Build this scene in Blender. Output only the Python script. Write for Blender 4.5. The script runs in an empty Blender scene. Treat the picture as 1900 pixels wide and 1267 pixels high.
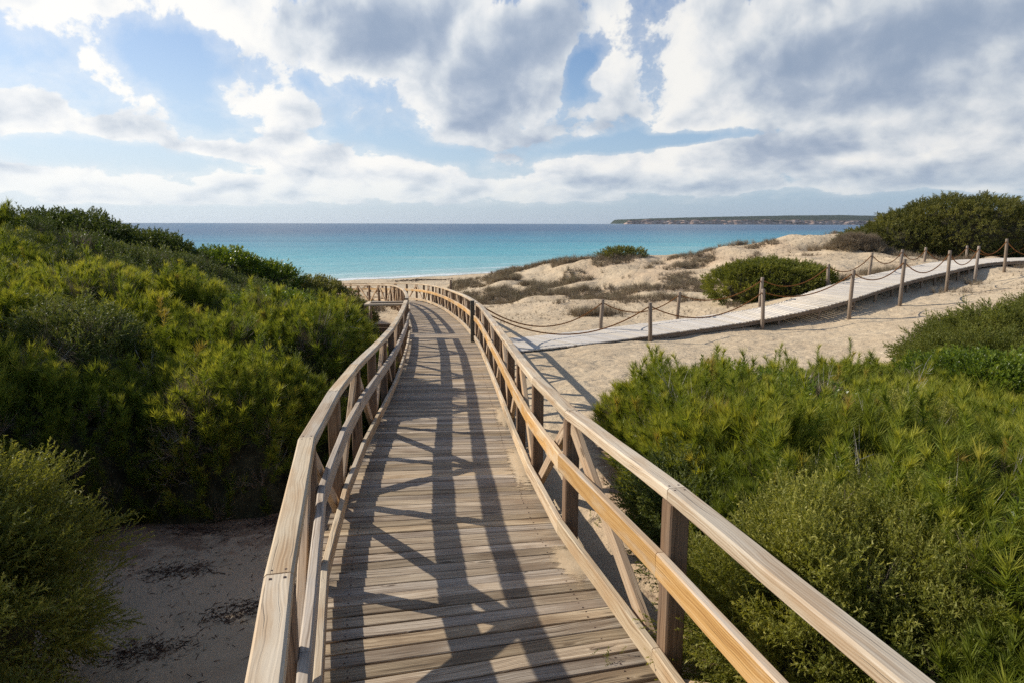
import bpy, bmesh, math, random
import numpy as np
from mathutils import Vector, Matrix, noise as mnoise

R = math.radians
random.seed(7)
rng = np.random.default_rng(11)
sc = bpy.context.scene
COL = sc.collection

# ------------------------------------------------------------------ camera
CAM_PITCH = math.atan(218.2 / 1267.0)
cd = bpy.data.cameras.new('camera'); cam = bpy.data.objects.new('camera', cd); COL.objects.link(cam)
cd.sensor_width = 36.0; cd.lens = 36.0 * 1267.0 / 1900.0
cd.clip_start = 0.05; cd.clip_end = 60000
cam.rotation_mode = 'XYZ'
cam.matrix_world = Matrix.Rotation(R(90) - CAM_PITCH, 4, 'X') @ Matrix.Rotation(R(0.13), 4, 'Z')
sc.camera = cam
sc.render.engine = 'CYCLES'
sc.view_settings.view_transform = 'Standard'; sc.view_settings.look = 'None'
sc.view_settings.gamma = 1.0; sc.view_settings.exposure = 0.08
cy = sc.cycles
cy.use_denoising = False
cy.max_bounces = 6; cy.diffuse_bounces = 3; cy.glossy_bounces = 2; cy.transmission_bounces = 3; cy.transparent_max_bounces = 8
cy.volume_bounces = 0
cy.use_adaptive_sampling = True; cy.adaptive_threshold = 0.015
cy.caustics_reflective = False; cy.caustics_refractive = False
cy.sample_clamp_indirect = 4.0

# ------------------------------------------------------------------ sun
SUN_EL, SUN_AZ = R(33.0), R(-71.0)            # azimuth clockwise from +Y
sl = bpy.data.lights.new('sun', 'SUN'); sl.energy = 4.9; sl.angle = R(0.55); sl.color = (1.0, 0.93, 0.82)
so = bpy.data.objects.new('sun', sl); COL.objects.link(so)
to_sun = Vector((math.sin(SUN_AZ) * math.cos(SUN_EL), math.cos(SUN_AZ) * math.cos(SUN_EL), math.sin(SUN_EL)))
so.rotation_euler = to_sun.to_track_quat('Z', 'Y').to_euler()
so.location = to_sun * 50

# ------------------------------------------------------------------ node helper
class NT:
    def __init__(s, tree): s.t = tree; s.n = tree.nodes; s.l = tree.links
    def node(s, ty, **kw):
        n = s.n.new(ty)
        for k, v in kw.items(): setattr(n, k, v)
        return n
    def put(s, sock, v):
        if hasattr(v, 'links') or isinstance(v, bpy.types.NodeSocket): s.l.new(v, sock)
        else: sock.default_value = v
    def m(s, op, a, b=None, c=None, clamp=False):
        n = s.node('ShaderNodeMath', operation=op); n.use_clamp = clamp
        s.put(n.inputs[0], a)
        if b is not None: s.put(n.inputs[1], b)
        if c is not None: s.put(n.inputs[2], c)
        return n.outputs[0]
    def add(s, a, b): return s.m('ADD', a, b)
    def sub(s, a, b): return s.m('SUBTRACT', a, b)
    def mul(s, a, b): return s.m('MULTIPLY', a, b)
    def smooth(s, x, a, b, lo=0.0, hi=1.0):
        n = s.node('ShaderNodeMapRange', interpolation_type='SMOOTHSTEP')
        s.put(n.inputs[0], x); s.put(n.inputs[1], a); s.put(n.inputs[2], b); s.put(n.inputs[3], lo); s.put(n.inputs[4], hi)
        return n.outputs[0]
    def mix(s, f, a, b, blend='MIX'):
        n = s.node('ShaderNodeMix', data_type='RGBA', blend_type=blend)
        s.put(n.inputs[0], f)
        s.put(n.inputs[6], a if not isinstance(a, tuple) else (*a[:3], 1)); s.put(n.inputs[7], b if not isinstance(b, tuple) else (*b[:3], 1))
        return n.outputs[2]
    def ramp(s, f, stops, interp='LINEAR'):
        n = s.node('ShaderNodeValToRGB'); cr = n.color_ramp; cr.interpolation = interp
        while len(cr.elements) < len(stops): cr.elements.new(0.5)
        for e, (p, c) in zip(cr.elements, stops): e.position = p; e.color = (*c[:3], 1)
        s.put(n.inputs[0], f); return n.outputs[0]
    def noise(s, vec, scale, detail=4, rough=0.55, dist=0.0, dim='3D', lac=2.0):
        n = s.node('ShaderNodeTexNoise', noise_dimensions=dim)
        if vec is not None: s.put(n.inputs['Vector'], vec)
        n.inputs['Scale'].default_value = scale; n.inputs['Detail'].default_value = detail
        n.inputs['Roughness'].default_value = rough; n.inputs['Distortion'].default_value = dist; n.inputs['Lacunarity'].default_value = lac
        return n.outputs[0]
    def comb(s, x, y, z=0.0):
        n = s.node('ShaderNodeCombineXYZ'); s.put(n.inputs[0], x); s.put(n.inputs[1], y); s.put(n.inputs[2], z); return n.outputs[0]
    def sep(s, v):
        n = s.node('ShaderNodeSeparateXYZ'); s.put(n.inputs[0], v); return n.outputs
    def vmul(s, v, w):
        n = s.node('ShaderNodeVectorMath', operation='MULTIPLY'); s.put(n.inputs[0], v); n.inputs[1].default_value = w; return n.outputs[0]
    def vadd(s, v, w):
        n = s.node('ShaderNodeVectorMath', operation='ADD'); s.put(n.inputs[0], v); s.put(n.inputs[1], w); return n.outputs[0]

# ------------------------------------------------------------------ sky with broken cloud
def build_world():
    w = bpy.data.worlds.new('World'); sc.world = w; w.use_nodes = True
    N = NT(w.node_tree); N.n.clear()
    sky = N.node('ShaderNodeTexSky', sky_type='NISHITA'); sky.sun_disc = False
    sky.sun_elevation = SUN_EL; sky.sun_rotation = SUN_AZ % (2 * math.pi); sky.air_density = 1.0; sky.dust_density = 0.7; sky.ozone_density = 2.2
    d = N.node('ShaderNodeTexCoord').outputs['Generated']
    x, y, z = N.sep(d)
    deg = 180 / math.pi
    az = N.mul(N.m('ARCTAN2', x, y), deg)
    el = N.mul(N.m('ARCSINE', z), deg)
    # conformal coordinates: features shrink towards the horizon
    k = N.add(N.m('MAXIMUM', el, 0.0), 5.0)
    qx = N.m('DIVIDE', az, k)
    qy = N.m('LOGARITHM', k, math.e)
    # blend of log-perspective coordinates and plain angular ones keeps puffs rounded
    P = N.comb(N.mul(az, 0.135), N.mul(qy, 2.4), 0.0)
    P2 = N.comb(N.mul(az, 0.11), N.mul(el, 0.17), 3.0)
    warp = N.node('ShaderNodeTexNoise'); warp.inputs['Scale'].default_value = 1.3; warp.inputs['Detail'].default_value = 3
    N.put(warp.inputs['Vector'], P)
    wv = N.vmul(N.vadd(warp.outputs['Color'], (-0.5, -0.5, -0.5)), (0.30, 0.26, 0.3))
    Pw = N.vadd(P, wv)
    def fbm(vec):
        a = N.noise(vec, 1.1, 12, 0.60, 0.0)
        return a
    n0 = fbm(Pw)
    n1 = fbm(N.vadd(Pw, (-0.09, 0.10, 0.02)))       # sampled towards the sun
    # cloud groups: (azimuth, elevation, half width, half height, tilt in degrees, weight)
    def blobs(lst):
        acc = None
        for (a, e, ra, rb, t, wgt) in lst:
            ct, st = math.cos(R(t)), math.sin(R(t))
            da = N.sub(az, a); de = N.sub(el, e)
            u = N.add(N.mul(da, ct / ra), N.mul(de, st / ra)); v = N.add(N.mul(da, -st / rb), N.mul(de, ct / rb))
            r2 = N.add(N.mul(u, u), N.mul(v, v))
            g = N.mul(N.m('EXPONENT', N.mul(r2, -1.0)), wgt)
            acc = g if acc is None else N.add(acc, g)
        return acc
    cover = blobs(CLOUDS)
    dens = N.add(N.add(n0, cover), -0.58)
    fade_up = N.smooth(el, 20, 45, 0.0, -0.04)
    dens = N.add(dens, fade_up)
    alpha = N.m('MAXIMUM', N.smooth(dens, -0.01, 0.075), N.smooth(dens, -0.15, 0.10, 0.0, 0.42))
    base = N.smooth(N.noise(N.vadd(Pw, (0.0, 0.2, 0.0)), 1.05, 5, 0.5), 0.40, 0.75)
    thick = N.add(N.add(N.mul(N.smooth(dens, 0.03, 0.50), 0.40), N.mul(base, 0.35)), blobs(DARKS))
    thick = N.add(thick, N.mul(N.sub(N.noise(N.vadd(Pw, (3.1, 1.7, 0.4)), 0.9, 6, 0.5), 0.5), 1.3))
    s0 = N.noise(Pw, 1.05, 6, 0.50); s1 = N.noise(N.vadd(Pw, (-0.15, 0.15, 0.02)), 1.05, 6, 0.50)
    lit = N.add(0.68, N.mul(N.sub(s0, s1), 1.9))
    shade = N.sub(lit, N.mul(thick, 0.50))
    shade = N.smooth(shade, -0.18, 0.86)
    ccol = N.ramp(shade, [(0.0, (0.31, 0.39, 0.52)), (0.3, (0.43, 0.50, 0.61)), (0.62, (0.63, 0.68, 0.74)), (0.85, (0.80, 0.82, 0.84)), (1.0, (0.93, 0.92, 0.89))])
    # brighter towards the sun
    toward = N.smooth(az, 40, -45, 0.9, 1.06)
    ccol = N.mix(1.0, ccol, N.comb(toward, toward, toward), 'MULTIPLY')
    skyc = N.mix(1.0, sky.outputs[0], (SKY_K[0], SKY_K[1], SKY_K[2]), 'MULTIPLY')
    # thin milky veil low over the sea and towards the sun (air, part of the sky)
    veil = N.m('MINIMUM', N.add(N.smooth(el, 14.0, 0.0, 0.02, 0.62), N.mul(N.smooth(az, 15, -45, 0.0, 0.27), N.smooth(el, 50, 20))), 0.9)
    vcol = N.mix(N.smooth(az, -35, 35), (0.66, 0.76, 0.86), (0.33, 0.47, 0.68))
    skyc = N.mix(veil, skyc, vcol)
    hz = N.smooth(el, 5.0, 0.6, 0.0, 0.8)
    ccol2 = N.mix(hz, ccol, N.mix(0.45, skyc, ccol))
    out = N.mix(alpha, skyc, ccol2)
    # below the horizon: plain dim blue
    out = N.mix(N.smooth(el, -1.0, -0.2), (0.18, 0.26, 0.34), out)
    bg = N.node('ShaderNodeBackground'); N.put(bg.inputs[0], out)
    N.put(bg.inputs[1], SKY_OUT)
    o = N.node('ShaderNodeOutputWorld'); N.l.new(bg.outputs[0], o.inputs[0])
    w.cycles.sampling_method = 'MANUAL'; w.cycles.sample_map_resolution = 512

def px(x, y, a, b, t, w):
    """a cloud group given by its bearing and height above the horizon, from survey marks"""
    f = 1267.0; c, s = math.cos(CAM_PITCH), math.sin(CAM_PITCH)
    X, U = x - 950.0, 633.5 - y
    dx, dy, dz = X, f * c + U * s, -f * s + U * c
    return (math.degrees(math.atan2(dx, dy)), math.degrees(math.atan2(dz, math.hypot(dx, dy))), a / 22.1, b / 22.1, -t, w)

CLOUDS = [px(*c) for c in [
    (740, 60, 300, 110, 12, 0.34), (900, 150, 170, 90, 15, 0.22), (1420, 100, 330, 130, 0, 0.30), (1790, 110, 240, 120, 0, 0.26),
    (100, 40, 190, 36, 18, 0.15), (330, 30, 140, 45, 5, 0.16), (215, 150, 120, 34, 38, 0.25), (60, 110, 50, 26, 40, 0.07),
    (25, 205, 65, 34, 0, 0.28), (200, 240, 60, 16, 0, 0.24), (490, 200, 100, 42, 10, 0.29), (890, 258, 60, 22, 8, 0.20),
    (430, 284, 150, 14, 4, 0.25), (230, 345, 360, 38, 0, 0.30), (680, 322, 180, 46, 0, 0.29), (960, 352, 190, 22, 0, 0.27),
    (1180, 312, 170, 34, -6, 0.24), (1430, 295, 170, 36, 0, 0.22), (1700, 225, 190, 60, 0, 0.20), (1360, 350, 60, 12, 0, 0.16), (1540, 340, 130, 14, 0, 0.2), (1850, 310, 110, 26, 0, 0.17),
    (1040, 270, 40, 10, 0, 0.12),
    (1062, 140, 26, 40, 10, -0.30), (1095, 110, 30, 26, -30, -0.24), (1085, 175, 40, 18, 0, -0.2), (350, 130, 150, 42, 10, -0.26), (110, 290, 300, 22, 0, -0.17), (700, 262, 130, 18, 8, -0.17),
    (1200, 264, 260, 12, -3, -0.34), (1010, 225, 90, 30, 0, -0.10), (950, 402, 1400, 12, 0, -0.45), (640, 225, 40, 28, 20, -0.1), (330, 215, 70, 60, 0, -0.12), (1620, 388, 260, 16, 0, -0.25), (830, 290, 60, 14, 0, -.2)]]
DARKS = [px(*c) for c in [
    (640, 60, 200, 70, 25, 0.62), (880, 140, 190, 80, 20, 0.60), (900, 20, 200, 60, 0, 0.45), (1780, 90, 260, 95, 0, 0.70), (1450, 60, 200, 60, 0, 0.12),
    (1150, 60, 90, 90, 0, -0.25), (430, 60, 80, 80, 0, -0.3), (1300, 190, 160, 60, 0, -0.1), (1560, 325, 360, 26, 0, 0.30), (1500, 230, 260, 60, 0, 0.15), (1260, 345, 120, 14, 0, 0.25),
    (100, 100, 330, 200, 0, -0.35), (420, 330, 400, 40, 0, -0.18), (1690, 250, 150, 30, 0, 0.05)]]
SKY_K = (0.098, 0.106, 0.118)
SKY_OUT = 1.0
build_world()

# ------------------------------------------------------------------ materials
def newmat(name):
    m = bpy.data.materials.new(name); m.use_nodes = True
    N = NT(m.node_tree); N.n.clear()
    out = N.node('ShaderNodeOutputMaterial')
    return m, N, out
def principled(N, out, col, rough=0.7, spec=0.3, normal=None, **kw):
    p = N.node('ShaderNodeBsdfPrincipled')
    N.put(p.inputs['Base Color'], (*col, 1) if isinstance(col, tuple) else col)
    N.put(p.inputs['Roughness'], rough); N.put(p.inputs['Specular IOR Level'], spec)
    if normal is not None: N.l.new(normal, p.inputs['Normal'])
    N.l.new(p.outputs[0], out.inputs[0]); return p
def bump(N, h, strength=0.5, dist=0.02, normal=None):
    b = N.node('ShaderNodeBump'); b.inputs['Strength'].default_value = strength; b.inputs['Distance'].default_value = dist
    N.put(b.inputs['Height'], h)
    if normal is not None: N.l.new(normal, b.inputs['Normal'])
    return b.outputs[0]
def attr(N, name, ty='GEOMETRY'):
    a = N.node('ShaderNodeAttribute'); a.attribute_name = name; a.attribute_type = ty; return a

def wood_mat(name, dark, mid, light, grain=26.0, stain=(0.5, 0.5, 0.5), stain_amt=0.25, tone=0.25, rough=0.75, knots=True, bstr=0.5, bleach=None, hue=0.15):
    """sawn timber: grain runs along u of the board's own UVs (metres)"""
    m, N, out = newmat(name)
    uv = N.node('ShaderNodeUVMap'); uv.uv_map = 'UVMap'
    rnd = attr(N, 'rnd').outputs['Fac']
    u, v, _ = N.sep(uv.outputs[0])
    rz = N.mul(rnd, 37.0)
    base = N.comb(u, v, rz)
    w1 = N.noise(N.vmul(base, (1.3, 2.0, 1)), 1.0, 3, 0.5)
    vv = N.add(v, N.mul(w1, 0.10))
    # knots: rings where a coarse voronoi cell centre is close
    if knots:
        vo = N.node('ShaderNodeTexVoronoi', voronoi_dimensions='3D'); vo.inputs['Scale'].default_value = 1.0
        N.put(vo.inputs['Vector'], N.vmul(base, (1.7, 9.0, 1)))
        kd = vo.outputs['Distance']
        kn = N.smooth(kd, 0.20, 0.0)
        vv = N.add(vv, N.mul(kn, 0.035))
    ring = N.m('SINE', N.mul(vv, 6.283 * grain * 3.2))
    fine = N.noise(N.comb(N.mul(u, 2.2), N.mul(vv, 110.0), rz), 1.0, 5, 0.65)
    med = N.noise(N.comb(N.mul(u, 0.9), N.mul(vv, 28.0), rz), 1.0, 3, 0.6)
    g = N.add(N.add(N.mul(ring, 0.055), N.mul(fine, 0.70)), N.mul(med, 0.42))
    col = N.ramp(N.sub(g, 0.06), [(0.32, dark), (0.5, mid), (0.74, light)])
    big = N.noise(N.comb(N.mul(u, 1.6), N.mul(v, 6.0), N.add(rz, 9.0)), 1.0, 4, 0.6)
    col = N.mix(N.mul(N.smooth(big, 0.45, 0.68), stain_amt), col, tuple(stain))
    if knots: col = N.mix(N.smooth(kd, 0.14, 0.05, 0.0, 0.85), col, tuple(0.35 * c for c in dark))
    # long drying cracks
    cr = N.noise(N.comb(N.mul(u, 1.3), N.mul(vv, 70.0), N.add(rz, 4.0)), 1.0, 2, 0.5)
    crk = N.smooth(cr, 0.345, 0.29)
    col = N.mix(N.mul(crk, 0.7), col, tuple(0.3 * c for c in dark))
    if bleach:
        nz = N.sep(N.node('ShaderNodeNewGeometry').outputs['True Normal'])[2]
        col = N.mix(N.mul(N.smooth(nz, 0.3, 0.85), N.mul(N.smooth(med, 0.35, 0.6, 0.45, 0.95), N.smooth(big, .62, .42, .35, 1.0))), col, N.ramp(g, [(0.3, tuple(0.7 * c for c in bleach)), (0.7, bleach)]))
    t = N.add(1.0 - tone * 0.5, N.mul(N.m('FRACT', N.mul(rnd, 7.13)), tone))
    hv = N.mul(N.sub(N.m('FRACT', N.mul(rnd, 13.7)), 0.5), hue)
    col = N.mix(1.0, col, N.comb(N.mul(t, N.add(1.0, N.mul(hv, 0.35))), t, N.mul(t, N.sub(1.0, N.mul(hv, 0.8)))), 'MULTIPLY')
    nrm = bump(N, N.sub(g, N.mul(crk, 0.8)), bstr, 0.004)
    principled(N, out, col, rough, 0.25, nrm)
    return m
M = {}
M['rail'] = wood_mat('bleached_rail_timber', (0.27, 0.17, 0.095), (0.52, 0.395, 0.255), (0.68, 0.565, 0.415), stain=(0.42, 0.26, 0.13), stain_amt=0.6, tone=0.34, bleach=(0.60, 0.50, 0.365))
M['rail_orange'] = wood_mat('orange_rail_timber', (0.33, 0.165, 0.050), (0.52, 0.29, 0.095), (0.62, 0.40, 0.18), stain=(0.55, 0.44, 0.30), stain_amt=0.75, tone=0.35, bleach=(0.60, 0.50, 0.38))
M['rail_grey'] = wood_mat('grey_rail_timber', (0.22, 0.165, 0.12), (0.42, 0.345, 0.265), (0.58, 0.50, 0.41), stain=(0.36, 0.34, 0.31), stain_amt=0.4, tone=0.25)
M['post'] = wood_mat('post_timber', (0.10, 0.056, 0.030), (0.20, 0.122, 0.070), (0.34, 0.225, 0.135), stain=(0.17, 0.13, 0.10), stain_amt=0.4, tone=0.3)
M['brace'] = wood_mat('brace_timber', (0.30, 0.19, 0.11), (0.47, 0.34, 0.22), (0.60, 0.47, 0.33), stain=(0.45, 0.26, 0.12), stain_amt=0.4, tone=0.3)
M['deck'] = wood_mat('weathered_deck_timber', (0.12, 0.080, 0.050), (0.385, 0.300, 0.205), (0.63, 0.535, 0.41), stain=(0.20, 0.14, 0.09), stain_amt=0.75, tone=0.62, bstr=1.0, hue=0.28)
M['deck_pale'] = wood_mat('pale_silver_deck_timber', (0.44, 0.38, 0.31), (0.62, 0.555, 0.47), (0.72, 0.66, 0.57), stain=(0.5, 0.45, 0.38), stain_amt=0.3, tone=0.2, knots=False)
M['post_dark'] = wood_mat('dark_mossy_post_timber', (0.05, 0.05, 0.04), (0.095, 0.09, 0.07), (0.15, 0.14, 0.11), tone=0.1, stain_amt=0.1, stain=(.1, .1, .08), knots=False)
M['post_grey'] = wood_mat('grey_post_timber', (0.13, 0.09, 0.06), (0.27, 0.205, 0.15), (0.40, 0.32, 0.24), stain=(0.20, 0.17, 0.14), stain_amt=0.5, tone=0.35, knots=False)

def simple_mat(name, col, rough=0.8, spec=0.2, var=0.25, scale=30):
    m, N, out = newmat(name)
    tc = N.node('ShaderNodeTexCoord').outputs['Object']
    n = N.noise(tc, scale, 4, 0.6)
    c = N.mix(N.smooth(n, 0.3, 0.7), tuple(k * (1 - var) for k in col), tuple(min(1, k * (1 + var)) for k in col))
    principled(N, out, c, rough, spec, bump(N, n, 0.4, 0.01)); return m
M['nail'] = simple_mat('rusty_nail', (0.08, 0.05, 0.04), 0.5)

def rope_mat():
    m, N, out = newmat('brown_rope')
    uv = N.node('ShaderNodeUVMap'); uv.uv_map = 'UVMap'
    u, v, _ = N.sep(uv.outputs[0])
    tw = N.m('SINE', N.add(N.mul(u, 95.0), N.mul(v, 18.85)))
    c = N.ramp(N.add(0.5, N.mul(tw, 0.5)), [(0.0, (0.12, 0.045, 0.014)), (0.5, (0.34, 0.14, 0.04)), (1.0, (0.46, 0.21, 0.07))])
    principled(N, out, c, 0.85, 0.15, bump(N, tw, 0.8, 0.01)); return m
M['rope'] = rope_mat()

def sand_mat(name, foot=True):
    m, N, out = newmat(name)
    g = N.node('ShaderNodeNewGeometry').outputs['Position']
    a = N.noise(g, 0.35, 4, 0.6); b = N.noise(g, 3.0, 5, 0.6); c = N.noise(g, 60.0, 3, 0.7); s = N.noise(g, 420.0, 2, 0.7)
    col = N.ramp(N.add(N.mul(a, 0.5), N.mul(b, 0.5)), [(0.3, (0.46, 0.345, 0.220)), (0.52, (0.55, 0.43, 0.285)), (0.7, (0.62, 0.50, 0.345))])
    col = N.mix(N.smooth(c, 0.62, 0.72, 0.0, 0.35), col, (0.26, 0.19, 0.12))
    col = N.mix(N.smooth(s, 0.62, 0.7, 0.0, 0.5), col, (0.22, 0.16, 0.11))
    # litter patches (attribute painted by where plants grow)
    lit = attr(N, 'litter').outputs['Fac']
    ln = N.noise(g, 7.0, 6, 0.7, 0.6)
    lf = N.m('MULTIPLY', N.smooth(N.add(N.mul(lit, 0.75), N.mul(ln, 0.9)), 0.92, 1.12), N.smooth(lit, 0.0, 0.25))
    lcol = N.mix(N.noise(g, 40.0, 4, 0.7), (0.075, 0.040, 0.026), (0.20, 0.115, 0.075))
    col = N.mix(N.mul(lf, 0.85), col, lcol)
    col = N.mix(N.mul(N.smooth(lit, 0.0, 0.7), N.smooth(b, 0.25, 0.65, 0.10, 0.45)), col, (0.50, 0.325, 0.205))  # litter stain that also paints warmth into the bluish shade on the left
    # wet sand by the water
    wet = attr(N, 'wet').outputs['Fac']
    col = N.mix(wet, col, (0.30, 0.24, 0.17))
    vo = N.node('ShaderNodeTexVoronoi'); vo.feature = 'SMOOTH_F1'; vo.inputs['Scale'].default_value = 3.2; N.put(vo.inputs['Vector'], N.vadd(g, N.vmul(N.vadd(warp_color(N, g), (-.5, -.5, -.5)), (0.5, 0.5, 0.5))))
    h = N.add(N.add(N.mul(N.smooth(vo.outputs[0], 0.05, 0.5), 0.9), N.mul(b, 1.6)), N.add(N.mul(c, 0.25), N.mul(N.noise(g, 14.0, 4, 0.6), 0.8)))
    principled(N, out, col, 0.95, 0.08, bump(N, h, 0.6, 0.055))
    return m
def warp_color(N, g):
    n = N.node('ShaderNodeTexNoise'); n.inputs['Scale'].default_value = 2.0; N.put(n.inputs['Vector'], g); return n.outputs['Color']
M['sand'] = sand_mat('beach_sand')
M['drift'] = sand_mat('blown_sand')
def _feather(m):
    N = NT(m.node_tree); out = [n for n in N.n if n.type == 'OUTPUT_MATERIAL'][0]; src = out.inputs[0].links[0].from_socket
    g = N.node('ShaderNodeNewGeometry').outputs['Position']; e = attr(N, 'edge').outputs['Fac']
    n = N.add(N.mul(N.noise(N.vmul(g, (1, 3, 1)), 7.0, 5, 0.7), 1.1), N.mul(N.noise(g, 330.0, 2, 0.7), 0.7))
    al = N.smooth(N.add(N.mul(e, 0.9), N.sub(n, 0.90)), 0.30, 0.50, 0.0, 0.96)
    tr = N.node('ShaderNodeBsdfTransparent'); mx = N.node('ShaderNodeMixShader'); N.put(mx.inputs[0], al); N.l.new(tr.outputs[0], mx.inputs[1]); N.l.new(src, mx.inputs[2]); N.l.new(mx.outputs[0], out.inputs[0])
_feather(M['drift'])
for _n in M['drift'].node_tree.nodes:
    if _n.type == 'BUMP': _n.inputs['Strength'].default_value = 0.15

def leaf_mat(name, lo, hi, tip, red=None, rough=0.55, trans=0.35):
    """lo/hi: range over the plants, tip: young growth at shoot ends (t attribute)"""
    m, N, out = newmat(name)
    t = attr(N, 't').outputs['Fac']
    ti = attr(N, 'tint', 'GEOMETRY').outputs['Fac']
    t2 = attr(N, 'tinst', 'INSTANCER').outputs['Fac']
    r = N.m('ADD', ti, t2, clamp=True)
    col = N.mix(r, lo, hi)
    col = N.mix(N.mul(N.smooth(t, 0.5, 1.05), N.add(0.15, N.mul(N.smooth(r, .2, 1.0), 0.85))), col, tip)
    if red is not None: col = N.mix(N.mul(N.smooth(r, 0.86, 1.0), 0.6), col, red)
    d = N.node('ShaderNodeBsdfPrincipled'); N.put(d.inputs['Base Color'], col); d.inputs['Roughness'].default_value = rough; d.inputs['Specular IOR Level'].default_value = 0.25
    tr = N.node('ShaderNodeBsdfTranslucent'); N.put(tr.inputs[0], N.mix(1.0, col, (1.25, 1.2, 0.55), 'MULTIPLY'))
    mx = N.node('ShaderNodeMixShader'); mx.inputs[0].default_value = trans
    N.l.new(d.outputs[0], mx.inputs[1]); N.l.new(tr.outputs[0], mx.inputs[2]); N.l.new(mx.outputs[0], out.inputs[0])
    return m
M['pine'] = leaf_mat('green_needles', (0.105, 0.145, 0.020), (0.245, 0.290, 0.036), (0.52, 0.47, 0.07), red=(0.38, 0.22, 0.08), trans=0.42)
M['juniper'] = leaf_mat('juniper_scale_leaves', (0.052, 0.078, 0.022), (0.13, 0.155, 0.038), (0.28, 0.28, 0.08))
M['juniper_bright'] = leaf_mat('bright_juniper_leaves', (0.105, 0.125, 0.024), (0.27, 0.27, 0.050), (0.50, 0.45, 0.12), trans=0.42)
M['juniper_olive'] = leaf_mat('olive_juniper_leaves', (0.075, 0.085, 0.024), (0.195, 0.19, 0.048), (0.36, 0.31, 0.09))
M['mastic'] = leaf_mat('glossy_oval_leaves', (0.055, 0.095, 0.014), (0.16, 0.22, 0.024), (0.40, 0.42, 0.04), rough=0.35)
M['dry'] = leaf_mat('dry_brown_stems', (0.17, 0.125, 0.09), (0.32, 0.25, 0.17), (0.40, 0.33, 0.22), trans=0.1, rough=0.8)
M['scrub'] = leaf_mat('grey_purple_scrub', (0.16, 0.125, 0.085), (0.30, 0.235, 0.165), (0.38, 0.34, 0.20), trans=0.1, rough=0.8)
M['bark'] = simple_mat('grey_bark', (0.20, 0.155, 0.12), 0.9)
M['deadwood'] = simple_mat('bleached_deadwood', (0.42, 0.38, 0.33), 0.9)
M['core'] = simple_mat('core_shade', (0.050, 0.045, 0.022), 0.95, var=0.5, scale=9)  # dark solid filler, its colour standing in for shade inside the foliage
M['litter'] = simple_mat('dark_plant_litter', (0.11, 0.072, 0.050), 0.95, var=0.5, scale=60)

# ------------------------------------------------------------------ object helpers
def tag(o, label=None, cat=None, group=None, kind=None):
    if label: o['label'] = label
    if cat: o['category'] = cat
    if group: o['group'] = group
    if kind: o['kind'] = kind
    return o
def empty(name, loc=(0, 0, 0), label=None, cat=None, group=None):
    o = bpy.data.objects.new(name, None); COL.objects.link(o); o.location = loc; o.empty_display_size = 0.2
    return tag(o, label, cat, group)
def link(name, me, parent=None, mat=None):
    if mat is not None: me.materials.append(mat)
    o = bpy.data.objects.new(name, me); COL.objects.link(o)
    if parent is not None:
        o.parent = parent; o.matrix_parent_inverse = Matrix.Translation(-Vector(parent.location))
    return o

class Boards:
    mi = None
    """collects chamfered timbers; UVs run in metres along each board"""
    def __init__(s): s.v = []; s.f = []; s.uv = []; s.r = []
    def board(s, p0, p1, w, h, up=(0, 0, 1), ch=0.006, seg=1, wob=0.0, m0=None, m1=None, wv=None):
        p0, p1 = Vector(p0), Vector(p1); d = (p1 - p0); L = d.length; d.normalize()
        up = Vector(up); side = d.cross(up).normalized(); up2 = side.cross(d).normalized()
        ch = min(ch, w * 0.3, h * 0.3)
        a, b = w / 2, h / 2
        prof = [(-a + ch, -b), (a - ch, -b), (a, -b + ch), (a, b - ch), (a - ch, b), (-a + ch, b), (-a, b - ch), (-a, -b + ch)]
        rnd = random.random(); uo = random.random() * 50
        n = len(prof); base = len(s.v)
        per = [0.0]
        for i in range(n):
            q = prof[(i + 1) % n]; per.append(per[-1] + math.hypot(q[0] - prof[i][0], q[1] - prof[i][1]))
        for k in range(seg + 1):
            t = k / seg
            c = p0.lerp(p1, t)
            if wob and 0 < k < seg: c = c + side * random.uniform(-wob, wob) + up2 * random.uniform(-wob, wob)
            for (x, y) in prof:
                sh = 0.0
                if k == 0 and m0: sh = m0 * x
                if k == seg and m1: sh = m1 * x
                s.v.append(c + side * x + up2 * y + d * sh)
        for k in range(seg):
            for i in range(n):
                j = (i + 1) % n
                s.f.append((base + k * n + i, base + k * n + j, base + (k + 1) * n + j, base + (k + 1) * n + i))
                u0, u1 = uo + L * k / seg, uo + L * (k + 1) / seg
                s.uv += [(u0, per[i]), (u0, per[i + 1]), (u1, per[i + 1]), (u1, per[i])]; s.r.append(rnd)
        for k, rev in ((0, True), (seg, False)):
            idx = [base + k * n + i for i in range(n)]
            uvs = [(uo + 9 + prof[i][1] * .3, prof[i][0] + 3) for i in range(n)]
            if rev: idx.reverse(); uvs.reverse()
            s.f.append(tuple(idx)); s.uv += uvs; s.r.append(rnd)
    def build(s, name, mat, parent=None, label=None):
        me = bpy.data.meshes.new(name); me.from_pydata([tuple(v) for v in s.v], [], s.f)
        uvl = me.uv_layers.new(name='UVMap'); uvl.data.foreach_set('uv', np.array(s.uv, dtype=np.float32).ravel())
        a = me.attributes.new('rnd', 'FLOAT', 'FACE'); a.data.foreach_set('value', np.array(s.r, dtype=np.float32))
        # outward normals
        bm = bmesh.new(); bm.from_mesh(me); bmesh.ops.recalc_face_normals(bm, faces=bm.faces); bm.to_mesh(me); bm.free()
        o = link(name, me, parent, mat)
        if label: o['label'] = label
        return o

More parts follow.
